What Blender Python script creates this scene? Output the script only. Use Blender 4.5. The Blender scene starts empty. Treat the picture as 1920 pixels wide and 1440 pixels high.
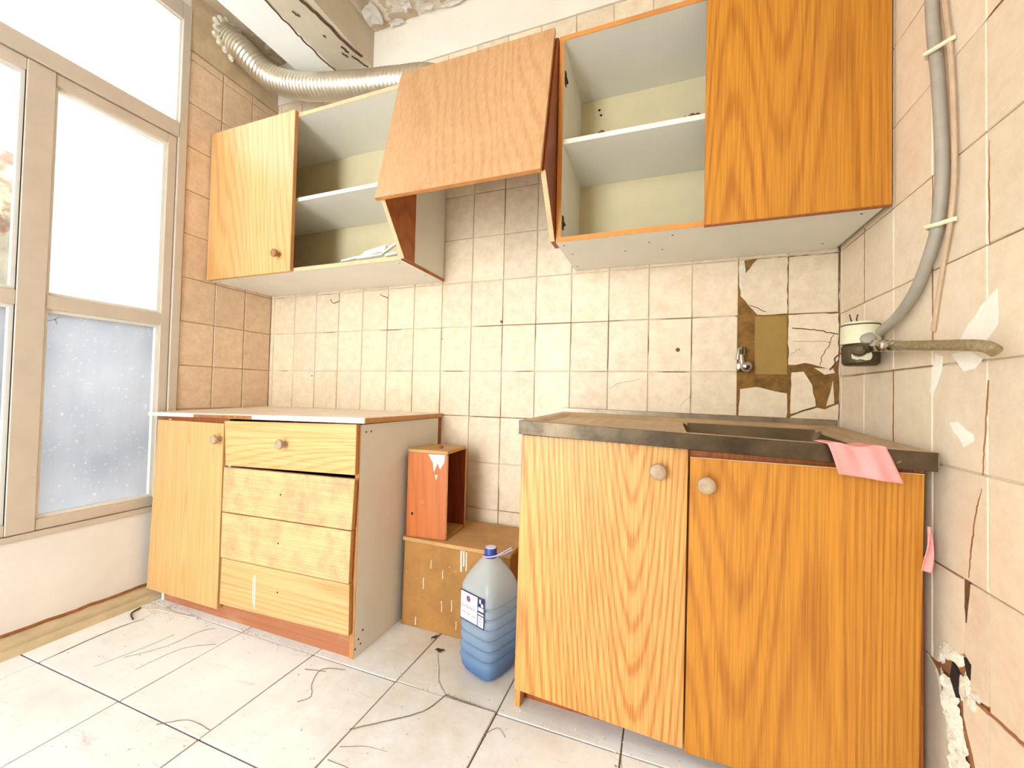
import bpy, bmesh, math, random
from mathutils import Vector, Matrix, noise
random.seed(7)
sc = bpy.context.scene
COL = sc.collection

# ------------------------------------------------------------------ camera, sky, sun, exposure
cam_d = bpy.data.cameras.new('camera')
cam = bpy.data.objects.new('camera', cam_d); COL.objects.link(cam)
cam_d.sensor_fit = 'HORIZONTAL'; cam_d.sensor_width = 36.0
cam_d.lens = 14.2753
cam_d.clip_start = 0.02
_yaw, _pit, _rol = 0.35691, 0.022155, 0.022695
_f = Vector((-math.sin(_yaw)*math.cos(_pit), math.cos(_yaw)*math.cos(_pit), math.sin(_pit)))
_r0 = Vector((math.cos(_yaw), math.sin(_yaw), 0)); _u0 = _r0.cross(_f)
_r = _r0*math.cos(_rol) + _u0*math.sin(_rol); _u = -_r0*math.sin(_rol) + _u0*math.cos(_rol)
cam.matrix_world = Matrix(((_r.x, _u.x, -_f.x, 2.0296), (_r.y, _u.y, -_f.y, -1.6202), (_r.z, _u.z, -_f.z, 0.8880), (0, 0, 0, 1)))
sc.camera = cam

W = bpy.data.worlds.new('sky'); sc.world = W; W.use_nodes = True
_bg = W.node_tree.nodes['Background']
_bg.inputs['Color'].default_value = (0.84, 0.93, 1.0, 1)
_bg.inputs['Strength'].default_value = 7.0
sun_d = bpy.data.lights.new('sun', 'SUN'); sun = bpy.data.objects.new('sun', sun_d); COL.objects.link(sun)
sun_d.energy = 2.0; sun_d.angle = 0.01; sun_d.color = (1, 0.95, 0.86)
sun.rotation_euler = Vector((-0.62, -0.22, -1.0)).to_track_quat('-Z', 'Y').to_euler()
sun.location = (0, 0, 8)
# daylight entering through the open doorway behind the camera
lamp_d = bpy.data.lights.new('doorway_daylight', 'AREA'); lamp = bpy.data.objects.new('doorway_daylight', lamp_d); COL.objects.link(lamp)
lamp_d.shape = 'RECTANGLE'; lamp_d.size = 0.75; lamp_d.size_y = 2.1; lamp_d.energy = 15; lamp_d.color = (0.96, 0.98, 1.0)
lamp.location = (0.95, -3.22, 1.15); lamp.rotation_euler = (math.radians(90), 0, 0)
sc.view_settings.view_transform = 'Standard'; sc.view_settings.look = 'None'
sc.view_settings.gamma = 1.0; sc.view_settings.use_curve_mapping = False
sc.view_settings.exposure = 0.85

# ------------------------------------------------------------------ materials
def lin(c):
    return tuple(((v/255)/12.92 if v/255 <= 0.04045 else ((v/255+0.055)/1.055)**2.4) for v in c) + (1.0,)
class NT:
    def __init__(s, name):
        s.m = bpy.data.materials.new(name); s.m.use_nodes = True
        s.t = s.m.node_tree; s.b = s.t.nodes['Principled BSDF']; s.out = s.t.nodes['Material Output']
    def n(s, typ, **kw):
        nd = s.t.nodes.new(typ)
        for k, v in kw.items():
            if k.startswith('_'): setattr(nd, k[1:], v)
            else:
                key = k.replace('__', ' ')
                nd.inputs[key].default_value = v
        return nd
    def l(s, a, b): s.t.links.new(a, b)
    def coords(s, kind='Object', rnd=True, scale=(1, 1, 1)):
        tc = s.n('ShaderNodeTexCoord')
        v = tc.outputs[kind]
        if rnd:
            oi = s.n('ShaderNodeObjectInfo')
            mul = s.n('ShaderNodeVectorMath', _operation='SCALE'); mul.inputs[0].default_value = (13.1, 7.7, 9.3)
            s.l(oi.outputs['Random'], mul.inputs['Scale'])
            add = s.n('ShaderNodeVectorMath', _operation='ADD'); s.l(v, add.inputs[0]); s.l(mul.outputs[0], add.inputs[1]); v = add.outputs[0]
        mp = s.n('ShaderNodeMapping'); mp.inputs['Scale'].default_value = scale
        s.l(v, mp.inputs['Vector']); return mp.outputs[0]
    def noise(s, v, scale, detail=4, rough=0.55, dist=0.0):
        nd = s.n('ShaderNodeTexNoise', Scale=scale, Detail=detail, Roughness=rough, Distortion=dist); s.l(v, nd.inputs['Vector']); return nd.outputs['Fac']
    def ramp(s, fac, stops):
        r = s.n('ShaderNodeValToRGB'); e = r.color_ramp.elements
        while len(e) > 1: e.remove(e[-1])
        e[0].position = stops[0][0]; e[0].color = stops[0][1]
        for p, c in stops[1:]:
            x = e.new(p); x.color = c
        s.l(fac, r.inputs['Fac']); return r.outputs['Color']
    def mix(s, fac, a, b, mode='MIX'):
        m = s.n('ShaderNodeMix', _data_type='RGBA', _blend_type=mode)
        if isinstance(fac, (int, float)): m.inputs[0].default_value = fac
        else: s.l(fac, m.inputs[0])
        for sock, val in ((m.inputs[6], a), (m.inputs[7], b)):
            if isinstance(val, tuple): sock.default_value = val
            else: s.l(val, sock)
        return m.outputs[2]
    def bump(s, h, strength=0.2, dist=0.01):
        b = s.n('ShaderNodeBump', Strength=strength, Distance=dist); s.l(h, b.inputs['Height']); s.l(b.outputs[0], s.b.inputs['Normal'])
G = lambda v: (v, v, v, 1)

def mat_plain(name, c, rough=0.6, metal=0.0, var=0.15, scale=14, bump=0.08, spots=None, rnd=True):
    s = NT(name); v = s.coords(rnd=rnd)
    base = lin(c)
    f = s.noise(v, scale, 6, 0.65)
    dark = tuple(x*(1-var) for x in base[:3])+(1,); lite = tuple(min(1, x*(1+var)) for x in base[:3])+(1,)
    colr = s.ramp(f, [(0.3, dark), (0.7, lite)])
    if spots:
        sp = s.ramp(s.noise(v, spots[1], 3, 0.6), [(spots[2], G(0)), (spots[2]+0.06, G(1))])
        colr = s.mix(sp, colr, lin(spots[0]))
    s.l(colr, s.b.inputs['Base Color'])
    s.b.inputs['Roughness'].default_value = rough; s.b.inputs['Metallic'].default_value = metal
    if bump: s.bump(s.noise(v, scale*6, 3), bump, 0.004)
    return s.m

def mat_wood(name, c, dark, axis='z', fig=1.0, dust=None, rough=0.42, contrast=1.0, ring=150.0, fine=130, fig_c=0.62):
    """printed oak: elongated cathedral rings plus fine pores, grain along `axis`"""
    s = NT(name)
    sq = {'z': (1, 1, 0.06), 'x': (0.06, 1, 1)}[axis]
    v = s.coords(scale=sq)
    nz = s.n('ShaderNodeTexNoise', Scale=3.2, Detail=2.0, Roughness=0.5); s.l(v, nz.inputs['Vector'])
    sub = s.n('ShaderNodeVectorMath', _operation='SUBTRACT'); s.l(nz.outputs['Color'], sub.inputs[0]); sub.inputs[1].default_value = (0.5, 0.5, 0.5)
    scl = s.n('ShaderNodeVectorMath', _operation='SCALE', Scale=0.10*fig); s.l(sub.outputs[0], scl.inputs[0])
    add = s.n('ShaderNodeVectorMath', _operation='ADD'); s.l(v, add.inputs[0]); s.l(scl.outputs[0], add.inputs[1])
    flat = s.n('ShaderNodeMapping'); flat.inputs['Scale'].default_value = (1, 0.02, 1); s.l(add.outputs[0], flat.inputs['Vector'])
    # rings around randomly scattered growth centres
    vo = s.n('ShaderNodeTexVoronoi', _feature='SMOOTH_F1', Scale=2.6, Smoothness=0.8); s.l(flat.outputs[0], vo.inputs['Vector'])
    mul = s.n('ShaderNodeMath', _operation='MULTIPLY'); s.l(vo.outputs['Distance'], mul.inputs[0]); mul.inputs[1].default_value = ring*6.283/2.2
    fz = s.noise(v, 90, 3, 0.6)
    mad = s.n('ShaderNodeMath', _operation='MULTIPLY_ADD'); s.l(fz, mad.inputs[0]); mad.inputs[1].default_value = 3.2; s.l(mul.outputs[0], mad.inputs[2])
    sn = s.n('ShaderNodeMath', _operation='SINE'); s.l(mad.outputs[0], sn.inputs[0])
    r01 = s.n('ShaderNodeMapRange'); s.l(sn.outputs[0], r01.inputs[0]); r01.inputs[1].default_value = -1; r01.inputs[2].default_value = 1
    pm = s.n('ShaderNodeMapping'); pm.inputs['Scale'].default_value = tuple((1 if x == 1 else 0.3) for x in sq); s.l(add.outputs[0], pm.inputs['Vector'])
    pores = s.noise(pm.outputs[0], fine, 2, 0.6)
    big = s.noise(v, 2.0, 3)
    a = s.ramp(r01.outputs[0], [(0.0, G(0.0)), (0.6, G(0.10*contrast)), (1.0, G(fig_c*contrast))])
    pr = s.ramp(pores, [(0.40, G(0)), (0.62, G(0.55*contrast))])
    fac = s.mix(1.0, a, pr, 'ADD')
    colr = s.mix(fac, lin(c), lin(dark))
    bigc = s.ramp(big, [(0.3, G(0.90)), (0.7, G(1.06))])
    colr = s.mix(1.0, colr, bigc, 'MULTIPLY')
    if dust:
        d = s.ramp(s.noise(s.coords(), dust[1], 6, 0.7), [(dust[2], G(0)), (dust[2]+0.2, G(dust[3]))])
        colr = s.mix(d, colr, lin(dust[0]))
    s.l(colr, s.b.inputs['Base Color']); s.b.inputs['Roughness'].default_value = rough
    s.bump(fac, 0.05, 0.002)
    return s.m

def mat_tile(name, c, c2, stain, rough=0.35):
    s = NT(name); v = s.coords()
    oi = s.n('ShaderNodeObjectInfo')
    f = s.noise(v, 26, 8, 0.72)
    colr = s.ramp(f, [(0.34, lin(c2)), (0.62, lin(c))])
    tone = s.ramp(oi.outputs['Random'], [(0.0, G(0.93)), (1.0, G(1.04))])
    colr = s.mix(1.0, colr, tone, 'MULTIPLY')
    st = s.ramp(s.noise(v, 7, 5, 0.7), [(0.56, G(0)), (0.78, G(0.35))])
    colr = s.mix(st, colr, lin(stain))
    sp = s.ramp(s.noise(v, 120, 2, 0.5), [(0.70, G(0)), (0.76, G(0.5))])
    colr = s.mix(sp, colr, lin((250, 240, 225)))
    s.l(colr, s.b.inputs['Base Color'])
    r = s.ramp(f, [(0.3, G(rough+0.25)), (0.7, G(rough))]); s.l(r, s.b.inputs['Roughness'])
    s.bump(s.noise(v, 60, 4), 0.06, 0.003)
    return s.m

def mat_grout(name, pale, dark, scale, cut):
    s = NT(name); v = s.coords(rnd=False)
    f = s.noise(v, scale, 2, 0.5)
    colr = s.ramp(f, [(cut-0.03, lin(pale)), (cut+0.03, lin(dark))])
    s.l(colr, s.b.inputs['Base Color']); s.b.inputs['Roughness'].default_value = 0.9
    return s.m

def mat_floor(name):
    s = NT(name); v = s.coords(rnd=False)
    f = s.noise(v, 5, 6, 0.6)
    colr = s.ramp(f, [(0.3, lin((232, 237, 239))), (0.7, lin((248, 251, 253)))])
    # scuffs and smeared dirt
    vs = s.coords(rnd=True, scale=(1, 3.2, 1))
    sc_ = s.ramp(s.noise(vs, 9, 10, 0.85, 0.8), [(0.57, G(0)), (0.70, G(0.5))])
    colr = s.mix(sc_, colr, lin((150, 158, 158)))
    d = s.ramp(s.noise(v, 2.6, 5, 0.7), [(0.54, G(0)), (0.80, G(0.40))])
    colr = s.mix(d, colr, lin((214, 196, 164)))
    # trodden dirt gathered in the gap between the two cabinets
    dv = s.n('ShaderNodeVectorMath', _operation='DISTANCE'); s.l(v, dv.inputs[0]); dv.inputs[1].default_value = (1.44, -0.38, 0.0)
    wob = s.n('ShaderNodeMath', _operation='MULTIPLY_ADD'); s.l(s.noise(v, 7, 6, 0.7), wob.inputs[0]); wob.inputs[1].default_value = 0.9; s.l(dv.outputs['Value'], wob.inputs[2])
    gap = s.ramp(wob.outputs[0], [(0.45, G(0.6)), (0.95, G(0.0))]); colr = s.mix(gap, colr, lin((206, 184, 144)))
    sp = s.ramp(s.noise(v, 70, 2, 0.5), [(0.735, G(0)), (0.76, G(0.8))])
    colr = s.mix(sp, colr, lin((110, 95, 80)))
    s.l(colr, s.b.inputs['Base Color']); s.b.inputs['Roughness'].default_value = 0.45
    s.bump(s.noise(v, 40, 5), 0.08, 0.003)
    return s.m

def mat_peel(name, c, c2, c3):
    s = NT(name); v = s.coords(rnd=False)
    f = s.noise(v, 5.5, 7, 0.62)
    colr = s.ramp(f, [(0.36, lin(c)), (0.52, lin(c2)), (0.56, lin(c3)), (0.70, lin(c2))])
    s.l(colr, s.b.inputs['Base Color']); s.b.inputs['Roughness'].default_value = 0.9
    s.bump(s.noise(v, 18, 8, 0.7), 0.35, 0.02)
    return s.m

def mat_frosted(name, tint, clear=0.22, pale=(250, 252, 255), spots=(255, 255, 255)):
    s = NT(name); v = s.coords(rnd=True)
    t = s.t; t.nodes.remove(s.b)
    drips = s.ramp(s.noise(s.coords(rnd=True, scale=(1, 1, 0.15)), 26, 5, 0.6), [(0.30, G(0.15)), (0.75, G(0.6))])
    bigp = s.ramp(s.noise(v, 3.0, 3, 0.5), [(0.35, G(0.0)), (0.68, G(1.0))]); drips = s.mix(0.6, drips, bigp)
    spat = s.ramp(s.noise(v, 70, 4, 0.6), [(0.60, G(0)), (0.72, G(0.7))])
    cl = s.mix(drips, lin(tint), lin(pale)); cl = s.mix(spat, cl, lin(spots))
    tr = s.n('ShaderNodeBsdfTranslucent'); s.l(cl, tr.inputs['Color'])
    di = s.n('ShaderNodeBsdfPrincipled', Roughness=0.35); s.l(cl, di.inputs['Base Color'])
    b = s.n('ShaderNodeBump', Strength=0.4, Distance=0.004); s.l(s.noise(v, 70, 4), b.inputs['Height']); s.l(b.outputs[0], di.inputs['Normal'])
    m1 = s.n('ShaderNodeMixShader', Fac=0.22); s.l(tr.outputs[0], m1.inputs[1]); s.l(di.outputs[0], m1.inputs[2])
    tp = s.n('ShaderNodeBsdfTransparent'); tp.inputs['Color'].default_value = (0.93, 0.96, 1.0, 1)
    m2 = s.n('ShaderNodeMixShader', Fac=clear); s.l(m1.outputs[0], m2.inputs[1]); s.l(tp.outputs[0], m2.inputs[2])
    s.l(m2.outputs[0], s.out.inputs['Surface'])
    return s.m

def mat_clear(name, tint, gloss=0.08, body=0.0, bodycol=(255, 255, 255)):
    s = NT(name); s.t.nodes.remove(s.b)
    tp = s.n('ShaderNodeBsdfTransparent'); tp.inputs['Color'].default_value = lin(tint)
    gl = s.n('ShaderNodeBsdfGlossy', Roughness=0.08)
    fr = s.n('ShaderNodeFresnel', IOR=1.45)
    m1 = s.n('ShaderNodeMixShader'); s.l(fr.outputs[0], m1.inputs[0]); s.l(tp.outputs[0], m1.inputs[1]); s.l(gl.outputs[0], m1.inputs[2])
    last = m1
    if body:
        di = s.n('ShaderNodeBsdfPrincipled', Roughness=0.25); di.inputs['Base Color'].default_value = lin(bodycol)
        di.inputs['Coat Weight'].default_value = 0.3
        m2 = s.n('ShaderNodeMixShader', Fac=body); s.l(m1.outputs[0], m2.inputs[1]); s.l(di.outputs[0], m2.inputs[2]); last = m2
    s.l(last.outputs[0], s.out.inputs['Surface'])
    return s.m

def mat_bottle(name):
    # thin clear plastic, more deeply blue where the wall thickens towards the foot
    s = NT(name); s.t.nodes.remove(s.b)
    tc = s.n('ShaderNodeTexCoord'); sx = s.n('ShaderNodeSeparateXYZ'); s.l(tc.outputs['Object'], sx.inputs[0])
    mr = s.n('ShaderNodeMapRange'); s.l(sx.outputs['Z'], mr.inputs[0]); mr.inputs[1].default_value = 0.0; mr.inputs[2].default_value = 0.34
    tint = s.ramp(mr.outputs[0], [(0.0, lin((170, 210, 246))), (0.6, lin((206, 230, 248))), (1.0, lin((240, 248, 250)))])
    body = s.ramp(mr.outputs[0], [(0.0, lin((128, 184, 244))), (0.15, lin((176, 214, 250))), (0.5, lin((214, 234, 252))), (0.85, lin((244, 250, 250)))])
    tp = s.n('ShaderNodeBsdfTransparent'); s.l(tint, tp.inputs['Color'])
    di = s.n('ShaderNodeBsdfPrincipled', Roughness=0.18); s.l(body, di.inputs['Base Color']); di.inputs['Coat Weight'].default_value = 0.5
    tl = s.n('ShaderNodeBsdfTranslucent'); s.l(body, tl.inputs['Color'])
    m0 = s.n('ShaderNodeMixShader', Fac=0.4); s.l(di.outputs[0], m0.inputs[1]); s.l(tl.outputs[0], m0.inputs[2])
    m = s.n('ShaderNodeMixShader', Fac=0.55); s.l(tp.outputs[0], m.inputs[1]); s.l(m0.outputs[0], m.inputs[2])
    s.l(m.outputs[0], s.out.inputs['Surface'])
    return s.m

M = {}
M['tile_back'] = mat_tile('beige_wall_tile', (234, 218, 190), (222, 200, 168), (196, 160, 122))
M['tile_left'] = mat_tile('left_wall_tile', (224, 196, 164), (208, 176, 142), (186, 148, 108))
M['tile_right'] = mat_tile('right_wall_tile', (236, 219, 192), (228, 207, 176), (208, 178, 142))
M['grout'] = mat_grout('tile_grout', (236, 222, 200), (132, 104, 76), 3.2, 0.55)
M['grout_right'] = mat_grout('right_tile_grout', (238, 226, 206), (168, 136, 104), 4.0, 0.58)
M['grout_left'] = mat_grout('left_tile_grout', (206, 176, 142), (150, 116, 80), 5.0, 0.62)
M['left_plaster'] = mat_plain('stained_beige_plaster', (196, 172, 138), 0.9, 0, 0.22, 9, 0.2, rnd=False)
M['mortar'] = mat_plain('old_brown_mortar', (128, 92, 42), 0.95, 0, 0.45, 30, 0.5)
M['olive'] = mat_plain('olive_paint_patch', (156, 124, 60), 0.7, 0, 0.08, 20, 0.05)
M['plaster'] = mat_plain('white_wall_plaster', (232, 222, 206), 0.9, 0, 0.06, 5, 0.12, rnd=False)
M['plaster_smear'] = mat_plain('white_filler_smear', (250, 242, 226), 0.9, 0, 0.05, 30, 0.3)
M['rough_plaster'] = mat_plain('broken_white_plaster', (240, 228, 206), 0.95, 0, 0.22, 45, 0.9)
M['terracotta'] = mat_plain('brown_broken_edge', (158, 104, 58), 0.95, 0, 0.3, 40, 0.4)
M['ceiling'] = mat_peel('peeling_ceiling', (206, 192, 170), (190, 168, 136), (222, 212, 196))
M['beam_white'] = mat_plain('beam_white_paint', (244, 242, 236), 0.7, 0, 0.03, 6, 0.05, rnd=False)
M['beam_beige'] = mat_plain('beam_beige_paint', (206, 192, 170), 0.85, 0, 0.08, 5, 0.12, rnd=False)
M['flake'] = mat_plain('lifted_paint_flake', (216, 208, 198), 0.9, 0, 0.12, 25, 0.2)
M['crack'] = mat_plain('dark_crack', (96, 66, 42), 1.0, 0, 0.4, 60, 0)
M['floor_crack'] = mat_plain('floor_crack_grime', (140, 130, 118), 1.0, 0, 0.4, 60, 0)
M['floor'] = mat_floor('white_floor_tile')
M['floor_joint'] = mat_plain('floor_joint_grime', (116, 96, 80), 0.95, 0, 0.4, 12, 0.1, rnd=False)
M['frame'] = mat_plain('window_paint', (196, 182, 164), 0.5, 0, 0.06, 10, 0.06, spots=((120, 88, 58), 24, 0.74))
M['bead'] = mat_plain('glazing_bead_paint', (226, 222, 212), 0.5, 0, 0.05, 10, 0.05)
M['parapet'] = mat_plain('parapet_plaster', (226, 220, 212), 0.85, 0, 0.06, 4, 0.12, spots=((170, 150, 128), 18, 0.74), rnd=False)
M['ledge'] = mat_plain('dusty_skirting', (204, 184, 148), 0.85, 0, 0.2, 8, 0.15, rnd=False)
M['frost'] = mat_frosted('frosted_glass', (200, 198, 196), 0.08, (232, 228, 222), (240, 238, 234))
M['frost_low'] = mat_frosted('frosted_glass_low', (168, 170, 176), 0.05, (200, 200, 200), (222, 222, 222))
M['frost_top'] = mat_frosted('frosted_glass_top', (240, 246, 250), 0.4)
M['glass'] = mat_clear('clear_glass', (248, 252, 252))
M['rock'] = mat_peel('rock_face', (66, 30, 18), (94, 70, 48), (118, 102, 80))
M['boulder'] = mat_plain('boulder_stone', (90, 78, 62), 0.95, 0, 0.3, 5, 0.3, rnd=False)
M['earth'] = mat_plain('yard_earth', (140, 122, 98), 0.95, 0, 0.2, 4, 0.2, rnd=False)
M['oak_pale'] = mat_wood('pale_lit_oak_laminate', (226, 180, 118), (196, 142, 80), 'z', contrast=0.7)  # left cabinets: bright light put into the oak colour as paleness
M['oak_pale_lit_h'] = mat_wood('pale_lit_oak_laminate_across', (228, 186, 126), (198, 146, 84), 'x', contrast=0.75)
M['oak_dusty_h'] = mat_wood('dusty_oak_laminate_across', (232, 190, 136), (196, 144, 92), 'x', contrast=0.5, dust=((172, 130, 100), 13, 0.46, 0.6))  # pale base stands for the same bright light, dust laid over it
M['oak_mid'] = mat_wood('oak_laminate', (230, 174, 100), (190, 122, 52), 'z', contrast=1.0, ring=170, fine=250, fig_c=0.6)
M['oak_deep'] = mat_wood('deep_orange_oak_laminate', (208, 140, 42), (168, 100, 22), 'z', contrast=0.85, ring=170, fine=250, fig_c=0.6)
M['oak_hood'] = mat_wood('faded_oak_laminate', (202, 158, 112), (178, 128, 82), 'z', contrast=0.6, dust=((212, 168, 124), 6, 0.5, 0.5))
M['veneer'] = mat_wood('red_brown_veneer', (178, 98, 40), (136, 66, 20), 'z', contrast=0.7)
M['veneer_dark'] = mat_wood('dark_red_veneer', (150, 70, 26), (104, 44, 12), 'z', contrast=0.6)
M['edge'] = mat_plain('oak_edge_band', (194, 134, 76), 0.6, 0, 0.15, 20, 0.05)
M['edge_pale'] = mat_plain('bare_chipboard_edge', (228, 182, 140), 0.8, 0, 0.12, 30, 0.1)
M['edge_orange'] = mat_plain('orange_edge_band', (206, 136, 64), 0.6, 0, 0.12, 20, 0.05)
M['plinth'] = mat_wood('brown_plinth_board', (176, 112, 74), (150, 88, 54), 'x', contrast=0.4, dust=((200, 160, 126), 8, 0.5, 0.5))
M['white_board'] = mat_plain('white_laminate_board', (232, 228, 216), 0.5, 0, 0.03, 6, 0.03)
M['white_side'] = mat_plain('white_laminate_side', (226, 222, 212), 0.5, 0, 0.04, 6, 0.03, spots=((150, 130, 104), 40, 0.77))
M['cream_back'] = mat_plain('cream_hardboard', (214, 200, 160), 0.7, 0, 0.06, 5, 0.05)
M['counter'] = mat_plain('pale_worktop', (238, 220, 200), 0.45, 0, 0.08, 8, 0.04, spots=((206, 168, 140), 14, 0.66))
M['knob'] = mat_plain('weathered_wood_knob', (176, 152, 124), 0.6, 0, 0.2, 60, 0.1)
M['knob_brown'] = mat_plain('brown_wood_knob', (160, 112, 70), 0.55, 0, 0.25, 50, 0.1)
M['steel'] = mat_plain('dirty_steel', (150, 136, 116), 0.36, 0.85, 0.35, 14, 0.05)
M['steel_dust'] = mat_plain('dusty_steel_top', (188, 160, 124), 0.5, 0.35, 0.18, 7, 0.08, rnd=False)
M['steel_bowl'] = mat_plain('grimy_shaded_steel_bowl', (104, 84, 56), 0.5, 0.4, 0.3, 9, 0.08)  # darker than the deck: grime, plus shade of the recess put into the colour
M['steel_lip'] = mat_plain('stained_steel_lip', (86, 74, 58), 0.36, 0.85, 0.6, 9, 0.06, spots=((176, 160, 132), 24, 0.70))
M['chrome'] = mat_plain('worn_chrome', (196, 190, 180), 0.22, 1.0, 0.2, 40, 0.03)
M['brass_dark'] = mat_plain('dark_fitting', (86, 72, 48), 0.5, 0.5, 0.4, 30, 0.1)
M['cream_plastic'] = mat_plain('cream_plastic', (226, 220, 186), 0.5, 0, 0.06, 20, 0.04)
M['conduit'] = mat_plain('grey_conduit', (166, 156, 140), 0.55, 0, 0.1, 20, 0.05)
M['cable'] = mat_plain('brown_painted_cable', (196, 168, 136), 0.6, 0, 0.15, 20, 0.05)
M['hose'] = mat_plain('braided_hose', (168, 150, 112), 0.5, 0.4, 0.35, 160, 0.5)
M['wire'] = mat_plain('dark_wire', (40, 30, 24), 0.6, 0, 0.2, 30, 0)
M['wire_red'] = mat_plain('red_brown_wire', (128, 48, 24), 0.5, 0, 0.2, 30, 0)
M['duct'] = mat_plain('aluminium_foil_duct', (214, 205, 186), 0.30, 0.85, 0.12, 10, 0.1, rnd=False)
M['pink'] = mat_plain('pink_cloth', (240, 160, 154), 0.9, 0, 0.06, 30, 0.15)
M['box_wood'] = mat_wood('red_orange_pine', (206, 116, 48), (168, 80, 26), 'z', contrast=0.45, ring=90, dust=((220, 190, 160), 12, 0.64, 0.7))
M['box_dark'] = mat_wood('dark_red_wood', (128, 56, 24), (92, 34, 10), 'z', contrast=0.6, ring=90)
M['crate'] = mat_plain('dirty_brown_board', (172, 122, 62), 0.8, 0, 0.22, 9, 0.12, spots=((222, 200, 164), 34, 0.70))
M['crate_top'] = mat_plain('dusty_brown_top', (196, 152, 98), 0.85, 0, 0.15, 9, 0.1)
M['bottle'] = mat_bottle('blue_tinted_plastic')
M['water'] = mat_clear('blue_water', (120, 170, 226), body=0.25, bodycol=(70, 130, 205))
M['cap_blue'] = mat_plain('blue_plastic_cap', (52, 70, 150), 0.4, 0, 0.08, 30, 0.03)
M['cap_top'] = mat_plain('pale_cap_top', (214, 218, 236), 0.5, 0, 0.04, 30, 0)
M['strap'] = mat_plain('pale_lilac_strap', (188, 182, 220), 0.5, 0, 0.05, 30, 0)
M['label_white'] = mat_plain('white_paper_label', (246, 246, 246), 0.5, 0, 0.02, 30, 0)
M['label_navy'] = mat_plain('navy_label_print', (34, 32, 92), 0.5, 0, 0.1, 30, 0)
M['label_grey'] = mat_plain('grey_label_print', (170, 160, 156), 0.5, 0, 0.1, 60, 0)
M['label_wine'] = mat_plain('wine_label_emblem', (120, 84, 104), 0.5, 0, 0.3, 200, 0)
M['chip'] = mat_plain('white_tile_strip', (240, 234, 220), 0.6, 0, 0.05, 30, 0.05)
M['debris'] = mat_plain('brown_debris', (104, 66, 36), 0.95, 0, 0.4, 40, 0.2)
M['debris_pale'] = mat_plain('pale_plaster_crumbs', (216, 202, 176), 0.95, 0, 0.25, 40, 0.2)
M['leaf'] = mat_plain('dry_leaf', (84, 58, 34), 0.9, 0, 0.3, 30, 0.1)
M['hole'] = mat_plain('dark_drill_hole', (38, 28, 20), 1.0, 0, 0.2, 30, 0)

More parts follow.
